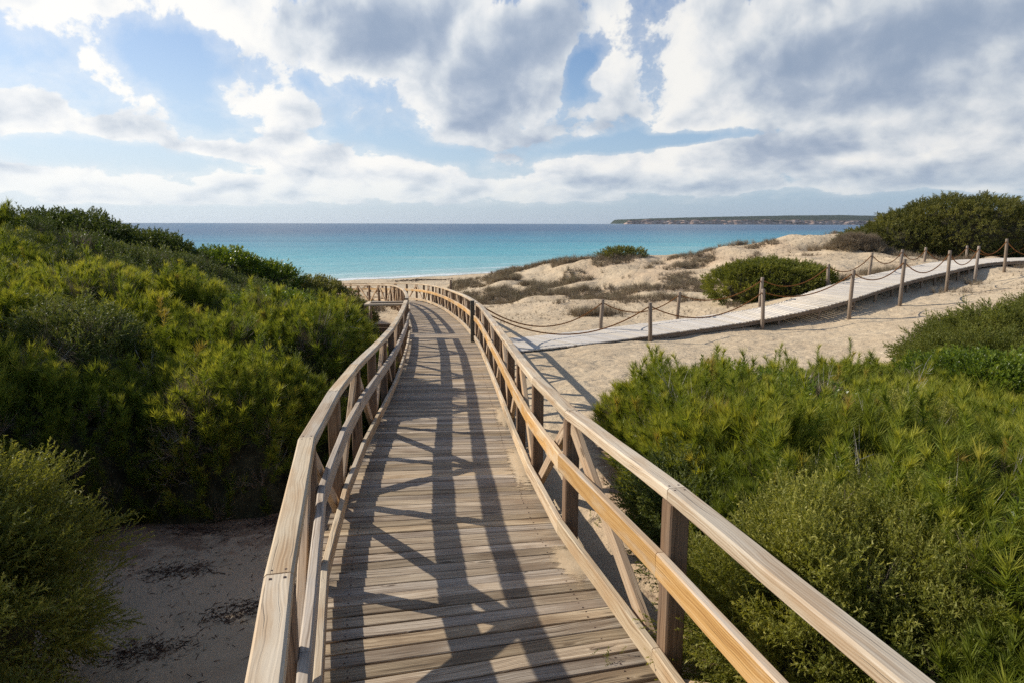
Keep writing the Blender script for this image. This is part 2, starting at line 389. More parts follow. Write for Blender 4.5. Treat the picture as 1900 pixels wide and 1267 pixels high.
def tube_mesh(name, pts, rad, sides=8, mat=None, parent=None, caps=True):
    """round bar along points; rad is a number or a list"""
    pts = [Vector(p) for p in pts]; n = len(pts)
    rads = rad if isinstance(rad, (list, tuple)) else [rad] * n
    v = []; f = []; uv = []; L = 0.0
    ref = Vector((0.13, 0.31, 0.94))
    for i, p in enumerate(pts):
        d = (pts[min(i + 1, n - 1)] - pts[max(i - 1, 0)]).normalized()
        s1 = d.cross(ref)
        if s1.length < 0.05: s1 = d.cross(Vector((1, 0, 0)))
        s1.normalize(); s2 = s1.cross(d).normalized()
        for k in range(sides):
            a = 2 * math.pi * k / sides
            v.append(tuple(p + (s1 * math.cos(a) + s2 * math.sin(a)) * rads[i]))
    Ls = [0.0]
    for i in range(1, n): Ls.append(Ls[-1] + (pts[i] - pts[i - 1]).length)
    for i in range(n - 1):
        for k in range(sides):
            j = (k + 1) % sides
            f.append((i * sides + k, i * sides + j, (i + 1) * sides + j, (i + 1) * sides + k))
            uv += [(Ls[i], k / sides), (Ls[i], (k + 1) / sides), (Ls[i + 1], (k + 1) / sides), (Ls[i + 1], k / sides)]
    if caps:
        f.append(tuple(reversed(range(sides)))); uv += [(0.0, k / sides) for k in range(sides)]
        f.append(tuple((n - 1) * sides + k for k in range(sides))); uv += [(Ls[-1], k / sides) for k in range(sides)]
    me = bpy.data.meshes.new(name); me.from_pydata(v, [], f)
    uvl = me.uv_layers.new(name='UVMap'); uvl.data.foreach_set('uv', np.array(uv, dtype=np.float32).ravel())
    rv = random.random(); a = me.attributes.new('rnd', 'FLOAT', 'FACE'); a.data.foreach_set('value', np.full(len(f), rv, dtype=np.float32))
    for p in me.polygons: p.use_smooth = len(p.vertices) == 4
    return link(name, me, parent, mat)

# ------------------------------------------------------------------ paths in plan (metres, camera at the origin, eye level z = 0)
def catmull(P, step=0.05):
    P = [np.array(p, float) for p in P]; out = []
    for i in range(len(P) - 1):
        p0 = P[max(i - 1, 0)]; p1 = P[i]; p2 = P[i + 1]; p3 = P[min(i + 2, len(P) - 1)]
        n = max(2, int(np.linalg.norm(p2 - p1) / step))
        for k in range(n):
            t = k / n
            out.append(0.5 * ((2 * p1) + (-p0 + p2) * t + (2 * p0 - 5 * p1 + 4 * p2 - p3) * t * t + (-p0 + 3 * p1 - 3 * p2 + p3) * t ** 3))
    out.append(P[-1]); return np.array(out)
class Path:
    def __init__(s, P):
        s.c = catmull(P); d = np.diff(s.c[:, :2], axis=0); s.s = np.concatenate([[0], np.cumsum(np.hypot(d[:, 0], d[:, 1]))]); s.L = s.s[-1]
    def at(s, u):
        return np.array([np.interp(u, s.s, s.c[:, k]) for k in range(3)])
    def frame(s, u):
        a, b = s.at(max(u - 0.15, 0)), s.at(min(u + 0.15, s.L)); t = (b - a); t /= np.hypot(t[0], t[1])
        return s.at(u), Vector((t[0], t[1], t[2])), Vector((t[1], -t[0], 0))       # point, tangent, right
    def off(s, u, o, dz=0.0):
        p, t, r = s.frame(u); return Vector(p) + r * o + Vector((0, 0, dz))
    def s_of_y(s, y): return float(np.interp(y, s.c[:, 1], s.s))
MAIN = Path([(1.25, -2.4, -2.12), (0.88, -1.0, -2.12), (0.52, 0.4, -2.12), (0.21, 1.6, -2.12), (-0.04, 2.6, -2.12), (-0.24, 3.4, -2.14), (-0.40, 4.2, -2.19), (-0.49, 4.75, -2.22), (-0.60, 5.6, -2.27), (-0.69, 6.4, -2.31), (-0.77, 7.3, -2.37),
             (-0.89, 8.7, -2.46), (-1.06, 10.6, -2.58), (-1.34, 13.3, -2.69), (-1.60, 15.5, -2.77), (-2.2, 19.8, -3.03), (-3.03, 24.7, -3.35), (-3.5, 27.2, -3.51),
             (-4.05, 29.8, -3.68), (-4.75, 32.8, -3.88), (-5.7, 35.7, -4.08), (-7.2, 38.2, -4.28), (-9.2, 40.3, -4.48), (-11.6, 41.8, -4.66)])
HW = 0.75            # half width between kerbs

# second boardwalk: near edge survey, deck lies 1.7 m beyond it
SIDE_NEAR = [(-0.10, 15.05, -2.83), (0.6, 15.8, -2.90), (1.33, 16.5, -2.95), (2.37, 17.4, -3.0), (3.73, 18.4, -3.0), (5.9, 19.55, -2.92), (7.3, 20.0, -2.79), (8.75, 20.15, -2.56), (9.85, 20.35, -2.30), (11.25, 21.3, -2.09),
             (13.5, 23.2, -1.87), (15.9, 25.2, -1.73), (19.0, 27.9, -1.58), (20.5, 29.0, -1.54), (23.5, 30.3, -1.52), (28, 31.5, -1.5)]
_sn = Path(SIDE_NEAR)
_sc = []
for k in range(0, 40):
    u = _sn.L * k / 39; p, t, r = _sn.frame(u); _sc.append(tuple(Vector(p) - r * 0.85))
for _ in range(3): _sc = [_sc[0]] + [tuple((np.array(_sc[i - 1]) + 2 * np.array(_sc[i]) + np.array(_sc[i + 1])) / 4) for i in range(1, len(_sc) - 1)] + [_sc[-1]]
SIDE = Path(_sc)
SHW = 0.85

# ------------------------------------------------------------------ terrain
SEA = -5.3
ctrl = []
def cp(*pts): ctrl.extend(pts)
for u in np.arange(0, MAIN.L + .01, 1.6):
    p, t, r = MAIN.frame(u); y = p[1]
    dr = 0.07 if y < 9 else 0.16
    dl = 0.62 if y < 9 else (0.45 if y < 20 else 0.2)
    a = Vector(p) + r * 1.0; b = Vector(p) - r * 1.25
    cp((a.x, a.y, a.z - dr), (b.x, b.y, b.z - dl))
for u in np.arange(1.5, SIDE.L, 2.2):
    p, t, r = SIDE.frame(u); x = p[0]
    lift = 0.10 if x < 5 else 0.11 + 0.27 * min(1, (x - 5) / 4.0) * (1 - min(1, max(0, (x - 16) / 8.0)))
    a = Vector(p) + r * 1.15; b = Vector(p) - r * 1.2
    cp((a.x, a.y, a.z - lift - (0.12 if 6 < x < 18 else 0)), (b.x, b.y, b.z - 0.12))
# sand left of the deck, in the hollow
cp((-2.4, 2.5, -2.85), (-2.2, 4.5, -2.85), (-3.5, 3.0, -2.8), (-3.2, 5.5, -2.9), (-2.6, 7.0, -2.95), (-5, 5, -2.7), (-1.6, 0.0, -2.7), (-4, -1, -2.6), (-8, 0, -2.2), (-9, 5, -2.2), (-14, 0, -1.5))
# left dune under the thicket
cp((-4, 9.5, -2.85), (-4.3, 13, -2.7), (-5, 17, -2.65), (-5.8, 21, -3.0), (-7, 10, -2.6), (-7.5, 14, -2.05), (-8.5, 18.5, -1.95), (-9.5, 22, -2.1), (-12, 10, -2.2), (-12, 14, -1.6), (-13, 18, -1.1), (-14, 21.5, -0.75),
   (-17, 22, -0.55), (-18, 15, -1.1), (-20, 26, -0.9), (-24, 18, -0.8), (-8.5, 26, -2.8), (-12, 27, -2.0), (-16, 30, -2.4), (-12, 33, -3.7), (-8, 32, -3.75), (-22, 36, -3.6), (-30, 25, -1.5), (-34, 40, -3.8), (-45, 30, -2.5))
# sand on the right between the two walks
cp((1.6, 6, -2.36), (1.5, 9, -2.52), (1.4, 12, -2.66), (3.0, 13.5, -2.82), (3.6, 16, -2.98), (5.5, 11.5, -2.85), (6.5, 15, -2.98), (8, 17.5, -2.98), (9.5, 18.8, -2.88), (11.5, 19.3, -2.6), (13.5, 21, -2.35), (11, 16, -2.6), (14, 18, -2.4),
   (1.8, 2, -2.2), (4, 3, -2.3), (4, 7, -2.55), (8, 5, -2.3), (8, 9, -2.65), (3, -2, -2.1), (10, 0, -2.0), (13, 12, -2.4), (17, 21, -2.0), (20, 24, -1.8), (22, 16, -1.8), (24, 27, -1.6), (30, 20, -1.2))
# dune field behind the side walk
cp((1.0, 24, -3.2), (4, 25, -3.1), (7, 24.5, -3.0), (9.5, 25, -2.85), (0.5, 30, -3.35), (4, 31, -3.1), (8, 31, -2.75), (12, 29, -2.35), (-0.5, 36, -3.3), (3.0, 37, -3.0), (5.3, 40, -2.3), (7.5, 41, -2.05),
   (10, 41, -1.75), (13.5, 41, -1.35), (14.5, 36, -1.7), (11, 35, -2.2), (17, 39, -0.55), (19, 40, -0.6), (16.5, 34, -1.45), (20, 35, -1.35), (24, 38, -1.5), (28, 38, -1.4), (20, 31.5, -1.7), (33, 36, -1.2), (40, 34, -0.8),
   (-1.0, 42, -3.4), (1.5, 45, -2.95), (4.5, 46, -2.9), (8, 47, -3.0), (14, 47, -2.6), (20, 46, -2.4), (30, 47, -2.4), (45, 45, -2.0), (-3.2, 40, -3.9), (-1.5, 48, -3.8))
# beach and sea bed
for x in range(-60, 71, 13):
    shore = 75.5 + 0.74 * x
    shore = max(shore, 50.0)
    cp((x, shore - 12, -4.75 if x < 2 else -4.4), (x, shore - 3, -5.15), (x, shore + 4, -5.65), (x, shore + 22, -7.0))
cp((-14, 43, -4.55), (-9, 45, -4.6), (-3, 52, -4.7), (-20, 42, -4.5), (-18, 36, -4.1), (-26, 46, -5.0))
C = np.array(ctrl, float)
def rbf_fit(C, smooth=0.02):
    n = len(C); D = np.hypot(C[:, None, 0] - C[None, :, 0], C[:, None, 1] - C[None, :, 1])
    K = D ** 2 * np.log(D + 1e-9) * 0.01
    K[np.arange(n), np.arange(n)] = smooth
    A = np.zeros((n + 3, n + 3)); A[:n, :n] = K; A[:n, n] = 1; A[:n, n + 1:] = C[:, :2]; A[n, :n] = 1; A[n + 1:, :n] = C[:, :2].T
    b = np.zeros(n + 3); b[:n] = C[:, 2]
    return np.linalg.solve(A, b)
Wt = rbf_fit(C)
def vnoise(X, Y, sc_, seed):
    """smooth value noise on arrays"""
    x = X / sc_ + seed * 17.3; y = Y / sc_ + seed * 5.7
    xi = np.floor(x).astype(np.int64); yi = np.floor(y).astype(np.int64); fx = x - xi; fy = y - yi
    fx = fx * fx * (3 - 2 * fx); fy = fy * fy * (3 - 2 * fy)
    def h(a, b):
        n = (a * 374761393 + b * 668265263 + int(seed) * 974634777) & 0xffffffff
        n = ((n ^ (n >> 13)) * 1274126177) & 0xffffffff
        return ((n ^ (n >> 16)) & 0xffff) / 65535.0
    return (h(xi, yi) * (1 - fx) + h(xi + 1, yi) * fx) * (1 - fy) + (h(xi, yi + 1) * (1 - fx) + h(xi + 1, yi + 1) * fx) * fy
# dense sampling of both decks for keeping the sand under the boards
_mp = MAIN.c[::6]; _sp = SIDE.c[::6]
def ground_z(X, Y):
    X = np.atleast_1d(np.asarray(X, float)); Y = np.atleast_1d(np.asarray(Y, float)); shp = X.shape
    x = X.ravel(); y = Y.ravel(); out = np.empty(len(x)); n = len(C)
    for i in range(0, len(x), 20000):
        xs = x[i:i + 20000]; ys = y[i:i + 20000]
        D = np.hypot(xs[:, None] - C[None, :, 0], ys[:, None] - C[None, :, 1])
        z = (D ** 2 * np.log(D + 1e-9) * 0.01) @ Wt[:n] + Wt[n] + Wt[n + 1] * xs + Wt[n + 2] * ys
        z = np.clip(z, -9, 1.0)
        am = 1.0
        z += 0.16 * (vnoise(xs, ys, 2.6, 1) - .5) + 0.07 * (vnoise(xs, ys, 0.9, 2) - .5) + 0.035 * (vnoise(xs, ys, 0.33, 3) - .5) + 0.014 * (vnoise(xs, ys, 0.14, 5) - .5)
        dune = np.clip((ys - 24) / 8, 0, 1) * np.clip((xs + 4) / 4, 0, 1) * np.clip((52 - ys) / 6, 0, 1)
        z += dune * (0.7 * (vnoise(xs, ys, 3.4, 7) - .5) + 0.42 * (vnoise(xs, ys, 1.3, 8) - .5) + 0.10 * (vnoise(xs, ys, .5, 9) - .5))
        for P_, hw, gap in ((_mp, 0.98, 0.07), (_sp, 1.0, 0.06)):
            dd = np.hypot(xs[:, None] - P_[None, :, 0], ys[:, None] - P_[None, :, 1]); k = dd.argmin(1); dm = dd[np.arange(len(xs)), k]
            lim = P_[k, 2] - gap + np.clip(dm - hw, 0, 9) * 0.6
            z = np.where(dm < hw + 2, np.minimum(z, lim), z)
        out[i:i + 20000] = z
    return out.reshape(shp)
def gz(x, y): return float(ground_z([x], [y])[0])

def axis(lo, hi, c, n, k):
    t = np.linspace(math.asinh((lo - c) / k), math.asinh((hi - c) / k), n); return c + k * np.sinh(t)
def shore_s(x, y):      # metres seawards of the water's edge
    return -0.595 * (x + 17.4) + 0.804 * (y - 62.8)
xs = axis(-62, 75, 0.5, 520, 9.0); ys = axis(-9, 120, 4.0, 640, 12.0)
GX, GY = np.meshgrid(xs, ys); GZ = ground_z(GX, GY)
def grid_mesh(name, X, Y, Z, mat):
    ny, nx = X.shape; co = np.stack([X, Y, Z], -1).reshape(-1, 3).astype(np.float32)
    i = np.arange(ny - 1)[:, None] * nx + np.arange(nx - 1)[None, :]
    q = np.stack([i, i + 1, i + nx + 1, i + nx], -1).reshape(-1, 4)
    me = bpy.data.meshes.new(name); me.vertices.add(len(co)); me.vertices.foreach_set('co', co.ravel())
    me.loops.add(q.size); me.loops.foreach_set('vertex_index', q.ravel().astype(np.int32))
    me.polygons.add(len(q)); me.polygons.foreach_set('loop_start', np.arange(0, q.size, 4, dtype=np.int32)); me.polygons.foreach_set('loop_total', np.full(len(q), 4, dtype=np.int32))
    me.update(); me.polygons.foreach_set('use_smooth', np.ones(len(q), dtype=bool))
    me.validate(); return link(name, me, None, mat)

def in_poly(X, Y, poly):
    inside = np.zeros(X.shape, bool); n = len(poly); j = n - 1
    for i in range(n):
        xi, yi = poly[i]; xj, yj = poly[j]
        c = ((yi > Y) != (yj > Y)) & (X < (xj - xi) * (Y - yi) / (yj - yi + 1e-12) + xi)
        inside ^= c; j = i
    return inside
def edge_dist(X, Y, poly):
    d = np.full(X.shape, 1e9); n = len(poly)
    for i in range(n):
        ax, ay = poly[i]; bx, by = poly[(i + 1) % n]; vx, vy = bx - ax, by - ay
        t = np.clip(((X - ax) * vx + (Y - ay) * vy) / (vx * vx + vy * vy), 0, 1)
        d = np.minimum(d, np.hypot(X - ax - t * vx, Y - ay - t * vy))
    return np.where(in_poly(X, Y, poly), d, -d)

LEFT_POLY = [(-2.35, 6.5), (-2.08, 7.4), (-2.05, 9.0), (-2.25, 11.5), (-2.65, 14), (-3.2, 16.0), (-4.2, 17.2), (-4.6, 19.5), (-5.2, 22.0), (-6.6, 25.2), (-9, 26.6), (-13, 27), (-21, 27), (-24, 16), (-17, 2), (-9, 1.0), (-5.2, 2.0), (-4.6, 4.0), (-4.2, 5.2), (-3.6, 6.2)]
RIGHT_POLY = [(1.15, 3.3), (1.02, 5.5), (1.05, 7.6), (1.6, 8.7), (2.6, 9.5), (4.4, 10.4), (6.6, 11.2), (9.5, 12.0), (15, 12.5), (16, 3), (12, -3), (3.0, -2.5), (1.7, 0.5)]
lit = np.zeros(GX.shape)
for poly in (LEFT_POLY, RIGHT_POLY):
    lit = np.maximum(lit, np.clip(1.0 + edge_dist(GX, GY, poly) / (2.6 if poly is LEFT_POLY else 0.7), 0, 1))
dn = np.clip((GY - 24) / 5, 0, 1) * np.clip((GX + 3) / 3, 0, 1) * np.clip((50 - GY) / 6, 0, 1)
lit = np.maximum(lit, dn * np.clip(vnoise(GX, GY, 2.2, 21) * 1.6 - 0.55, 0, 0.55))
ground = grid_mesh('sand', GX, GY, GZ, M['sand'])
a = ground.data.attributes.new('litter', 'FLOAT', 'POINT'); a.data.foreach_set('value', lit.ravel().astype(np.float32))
a = ground.data.attributes.new('wet', 'FLOAT', 'POINT'); a.data.foreach_set('value', np.clip((-4.98 - GZ) / 0.25, 0, 1).ravel().astype(np.float32))
tag(ground, kind='structure', label='pale beige beach and dune sand')

# ------------------------------------------------------------------ sea
def sea_mat():
    m, N, out = newmat('sea_water')
    g = N.node('ShaderNodeNewGeometry').outputs['Position']; x, y, z = N.sep(g)
    s = N.add(N.mul(N.add(x, 17.4), -0.595), N.mul(N.sub(y, 62.8), 0.804))
    wob = N.noise(N.vmul(g, (0.02, 0.05, 1)), 1.0, 4, 0.6)
    s2 = N.mul(N.m('MAXIMUM', s, 0.5), N.add(0.55, N.mul(wob, 0.9)))
    lg = N.m('DIVIDE', N.m('LOGARITHM', s2, 10.0), 4.0)          # 1 m -> 0, 10 km -> 1
    col = N.ramp(lg, [(0.0, (0.44, 0.50, 0.44)), (0.16, (0.30, 0.47, 0.45)), (0.30, (0.15, 0.41, 0.43)), (0.42, (0.06, 0.34, 0.39)), (0.54, (0.022, 0.20, 0.29)), (0.64, (0.012, 0.075, 0.16)), (0.80, (0.012, 0.075, 0.16)), (1.0, (0.014, 0.075, 0.155))])
    # darker weed and painted cloud-shadow streaks parallel to the shore
    st = N.noise(N.vmul(g, (0.004, 0.02, 1)), 1.0, 5, 0.6)
    col = N.mix(N.mul(N.smooth(st, 0.47, 0.66), 0.5), col, (0.01, 0.12, 0.20))
    st2 = N.noise(N.vmul(g, (0.012, 0.075, 1)), 1.0, 6, 0.65)
    col = N.mix(N.mul(N.smooth(st2, 0.5, 0.7), N.smooth(lg, .62, .28, 0.0, .8)), col, (0.34, 0.47, 0.45))
    # surf
    fn = N.noise(N.vmul(g, (0.25, 0.9, 1)), 1.0, 6, 0.7, 0.5)
    se = N.add(s, N.mul(N.sub(N.noise(g, 0.09, 3, 0.5), 0.5), 5.0))
    line = N.add(N.smooth(N.m('ABSOLUTE', N.sub(se, 1.2)), 1.6, 0.3), N.mul(N.smooth(N.m('ABSOLUTE', N.sub(se, 7.5)), 1.3, 0.2), N.smooth(x, -14, 6, 0.25, 1.0)))
    line = N.add(line, N.mul(N.smooth(N.m('ABSOLUTE', N.sub(se, 13.0)), 1.2, 0.2), N.smooth(x, -8, 12, 0.0, 0.75)))
    foam = N.m('MULTIPLY', line, N.smooth(fn, 0.36, 0.58), clamp=True)
    col = N.mix(foam, col, (0.85, 0.86, 0.84))
    h1 = N.noise(N.vmul(g, (0.45, 1.1, 1)), 1.0, 5, 0.6); h2 = N.noise(N.vmul(g, (2.0, 4.2, 1)), 1.0, 3, 0.6); h3 = N.noise(N.vmul(g, (0.04, 0.11, 1)), 1.0, 4, 0.6)
    h = N.add(N.add(N.mul(h1, 0.35), N.mul(h2, 0.07)), N.mul(h3, 1.0))
    principled(N, out, col, 0.30, 0.16, bump(N, h, 0.9, 1.2))
    return m
M['sea'] = sea_mat()
def sea_mesh():
    me = bpy.data.meshes.new('sea'); B = 16000
    yy = [20, 60, 90, 140, 250, 600, 2000, 6000, B]; xx = [-B, -5000, -600, -80, 0, 80, 600, 5000, B]
    v = [(a, b, SEA) for b in yy for a in xx]; n = len(xx)
    f = [(j * n + i, j * n + i + 1, (j + 1) * n + i + 1, (j + 1) * n + i) for j in range(len(yy) - 1) for i in range(n - 1)]
    me.from_pydata(v, [], f); o = link('sea', me, None, M['sea']); tag(o, kind='structure', label='turquoise sea darkening to blue at the horizon')
sea_mesh()

# ------------------------------------------------------------------ far headland
def headland():
    m, N, out = newmat('headland_rock_and_scrub')
    g = N.node('ShaderNodeNewGeometry').outputs['Position']; x, y, z = N.sep(g)
    c = attr(N, 'cliff').outputs['Fac']
    n = N.noise(g, 0.012, 6, 0.65); n2 = N.noise(N.vmul(g, (1, 1, 3)), 0.03, 5, 0.7)
    rock = N.ramp(n2, [(0.32, (0.13, 0.085, 0.070)), (0.48, (0.36, 0.25, 0.20)), (0.64, (0.62, 0.48, 0.40))])
    scrub = N.ramp(n, [(0.35, (0.022, 0.034, 0.028)), (0.6, (0.042, 0.056, 0.040)), (0.78, (0.12, 0.10, 0.075))])
    col = N.mix(c, scrub, rock)
    principled(N, out, col, 0.95, 0.05); M['headland'] = m
    X0, X1 = 1000.0, 5200.0; D = 6200.0
    nx, ny = 420, 26
    V = []; cl = []
    for j in range(ny):
        for i in range(nx):
            t = i / (nx - 1); x = X0 + (X1 - X0) * t
            # skyline height
            H = np.interp(t, [0, 0.012, 0.10, 0.25, 0.42, 0.55, 0.66, 0.8, 1.0], [6, 46, 60, 78, 92, 98, 90, 74, 70])
            CH = np.interp(t, [0, 0.012, 0.15, 0.32, 0.5, 0.62, 0.8, 1.0], [6, 44, 48, 50, 44, 30, 14, 9]) * (0.85 + 0.3 * mnoise.noise(Vector((x / 90, 0, 5))))
            f = j / (ny - 1)
            jag = 26 * mnoise.noise(Vector((x / 150, 1.7, 0))) + 10 * mnoise.noise(Vector((x / 40, 3.1, 0)))
            if j <= 9:
                q = j / 9; z = CH * q; y = D + jag + 22 * q + 10 * mnoise.noise(Vector((x / 45, z / 9, 2))); c_ = 1.0 if j < 9 else 0.4
                if mnoise.noise(Vector((x / 110, z / 14, 9))) > 0.32 and t > .3: c_ = 0.3
            else:
                q = (j - 9) / (ny - 10); z = CH + (H - CH) * math.sin(q * math.pi / 2) + 3.5 * mnoise.noise(Vector((x / 34, q * 6, 4))) * q; y = D + jag * (1 - q) + 30 + 900 * q; c_ = 0.0
            if j == ny - 1: z -= 3
            V.append((x, y, SEA - 1 + max(0, z))); cl.append(c_)
    F = [(j * nx + i, j * nx + i + 1, (j + 1) * nx + i + 1, (j + 1) * nx + i) for j in range(ny - 1) for i in range(nx - 1)]
    me = bpy.data.meshes.new('headland'); me.from_pydata(V, [], F)
    a = me.attributes.new('cliff', 'FLOAT', 'POINT'); a.data.foreach_set('value', np.array(cl, dtype=np.float32))
    o = link('headland', me, None, m); tag(o, kind='structure', label='distant low headland with pinkish cliffs')
headland()

# ------------------------------------------------------------------ main boardwalk
def main_walk():
    root = empty('boardwalk', tuple(MAIN.off(0, 0)), 'long weathered brown plank boardwalk running down to the beach between timber railings', 'boardwalk')
    B = Boards(); NB = Boards()
    pitch = 0.1135; u = 0.02; i = 0
    while u < MAIN.L - 0.1:
        p, t, r = MAIN.frame(u)
        l = 0.86 + random.uniform(-0.03, 0.03); q = 0.86 + random.uniform(-0.04, 0.03)
        dz = random.uniform(-0.003, 0.003) - 0.016
        yaw = t * random.uniform(-0.004, 0.004)
        a = Vector(p) - r * l + Vector((0, 0, dz + random.uniform(-.002, .002))) - yaw; b = Vector(p) + r * q + Vector((0, 0, dz + random.uniform(-.002, .002))) + yaw
        gap = random.uniform(0.012, 0.024)
        near = p[1] < 12
        B.board(a, b, pitch - gap, 0.032, ch=0.004, seg=6 if near else 1, wob=0.0012 if near else 0)
        if near and p[1] > 1:
            for o in (-0.64, 0.66):
                for e in (-0.026, 0.026):
                    c = Vector(p) + r * (o + random.uniform(-.008, .008)) + t * e + Vector((0, 0, dz + 0.016))
                    NB.board(c - Vector((0.004, 0, 0)), c + Vector((0.004, 0, 0)), 0.008, 0.004, ch=0.002)
        u += pitch; i += 1
    nf = len(B.f); off_ = len(B.v); B.v += NB.v; B.f += [tuple(i + off_ for i in f) for f in NB.f]; B.uv += NB.uv; B.r += NB.r
    po = B.build('planks', M['deck'], root); po.data.materials.append(M['nail'])
    mi = np.zeros(len(po.data.polygons), dtype=np.int32); mi[nf:] = 1; po.data.polygons.foreach_set('material_index', mi)
    for o in (-0.6, 0.0, 0.6):
        J = Boards(); us = np.arange(0, MAIN.L - .5, 1.5)
        for k in range(len(us) - 1): J.board(MAIN.off(us[k], o, -0.105), MAIN.off(us[k + 1], o, -0.105), 0.07, 0.14)
        J.build('joist', M['post'], root)
main_walk()

def railing(name, path, us, side, label, mats, H=0.94, a_even=True, kerb=True, off=0.10, s_kerb=None, last_dark=False, group=None):
    """side -1 left, +1 right. us: arc positions of the posts"""
    root = empty(name, tuple(path.off(us[0], side * (HW + off))), label, 'railing', group)
    P = []
    for k, u in enumerate(us):
        p, t, r = path.frame(u); P.append((Vector(p) + r * side * (HW + off - 0.03 * max(0, min(1, (3.0 - p[1]) / 1.5))), t, r))
    po = HW + off
    topz = H
    for k, (c, t, r) in enumerate(P):
        c = c.copy(); B = Boards(); h0 = H - 0.055
        if last_dark and k == len(P) - 1: c = c - r * side * 0.11 - t * 0.06
        jx = Vector((random.uniform(-.008, .008), random.uniform(-.008, .008), 0))
        dark = last_dark and k == len(P) - 1
        top = c + Vector((0, 0, h0 if not dark else H + 0.05))
        B.board(c + Vector((0, 0, -0.75)), top + jx * 0.4, 0.095, 0.095, up=tuple(t), ch=0.007)
        B.build('post', M['post_dark'] if dark else M['post'], root, 'dark grey end post' if dark else None)
    # top rail: flat beam, one board per bay
    for k in range(len(P) - 1):
        (a, ta, ra), (b, tb, rb) = P[k], P[k + 1]
        d = (b - a).normalized()
        # mitre
        def mit(q, dd):
            ang = math.atan2(dd.x * q.y - dd.y * q.x, dd.x * q.x + dd.y * q.y); return math.tan(ang / 2)
        prevd = (a - P[k - 1][0]).normalized() if k > 0 else d
        nextd = (P[k + 2][0] - b).normalized() if k + 2 < len(P) else d
        m0 = mit(prevd, d); m1 = mit(d, nextd)
        B = Boards(); z = Vector((0, 0, H - 0.022 + random.uniform(-.001, .001)))
        B.board(a + z + d * 0.002, b + z - d * 0.002, 0.096, 0.064, ch=0.009, seg=4, wob=0.0015, m0=m0, m1=-m1)
        nbf = len(B.f)
        if a.y < 12:
            for q_, sg in ((a, 1), (b, -1)):
                for e_ in (-.024, .022):
                    cc = q_ + d * sg * (0.03 + random.uniform(-.004, .006)) + d.cross(Vector((0, 0, 1))).normalized() * e_ + Vector((0, 0, H + 0.0095)); B.board(cc - d * .005, cc + d * .005, .010, .004, ch=.003)
        ob_ = B.build('top_rail', mats[0], root); ob_.data.materials.append(M['nail']); mi_ = np.zeros(len(ob_.data.polygons), dtype=np.int32); mi_[nbf:] = 1; ob_.data.polygons.foreach_set('material_index', mi_)
        inn = -side * (0.0475 + 0.022)
        a2 = a + (-ra if side > 0 else ra) * 0.070; b2 = b + (-rb if side > 0 else rb) * 0.070
        B = Boards(); z = Vector((0, 0, 0.585))
        B.board(a2 + z + d * 0.001, b2 + z - d * 0.001, 0.044, 0.122, ch=0.007, seg=4, wob=0.0015, m0=m0, m1=-m1)
        B.build('middle_rail', mats[1] if not callable(mats[1]) else mats[1](k), root)
        if kerb:
            B = Boards(); z = Vector((0, 0, 0.112))
            B.board(a2 + z + d * 0.001, b2 + z - d * 0.001, 0.042, 0.108, ch=0.006, seg=3, wob=0.0015, m0=m0, m1=-m1)
            B.build('kerb_board', mats[2], root)
        # raking brace: high end at every second post
        hi_first = (k % 2 == 0) == a_even
        ha, hb = (H - 0.09, -0.02) if hi_first else (-0.02, H - 0.09)
        B = Boards(); ins = 0.055
        B.board(a + d * ins + Vector((0, 0, ha)), b - d * ins + Vector((0, 0, hb)), 0.046, 0.092, ch=0.005)
        B.build('brace', M['brace'], root)
    return root, P

sy = MAIN.s_of_y
rightN = [sy(v) for v in (-1.6, -0.15, 1.25, 2.72, 4.36, 5.75, 7.05, 8.35, 9.65, 10.95, 12.25, 13.55, 14.85, 15.95)]
leftN = [sy(v) for v in (-1.9, -0.6, 0.75, 2.35, 3.98, 5.38, 6.75, 8.1, 9.45, 10.8, 12.15, 13.5, 14.85, 16.2, 17.5)]
s0 = sy(16.15)
rightF = [s0 + 1.36 * k for k in range(23)]
rightF = [u for u in rightF if u < MAIN.L - 0.05][::-1]
s1 = sy(18.7)
leftF = [s1 + 1.36 * k for k in range(21)]; leftF = [u for u in leftF if u < MAIN.L - 0.05]
def mm(k): return M['rail_orange']
railing('wooden_railing', MAIN, rightN, 1, 'near right-hand timber railing with orange-brown middle rail', (M['rail'], mm, M['rail']), a_even=True)
railing('wooden_railing', MAIN, leftN, -1, 'near left-hand timber railing with wide pale top rail and grey middle rail', (M['rail'], M['rail_grey'], M['rail']), a_even=True)
railing('wooden_railing', MAIN, rightF, 1, 'far right-hand timber railing curving left down to the beach, dark end post nearest', (M['rail'], mm, M['rail']), last_dark=True)
railing('wooden_railing', MAIN, leftF, -1, 'far left-hand timber railing beyond the side bay, its end near the sand', (M['rail'], M['rail'], M['rail']))

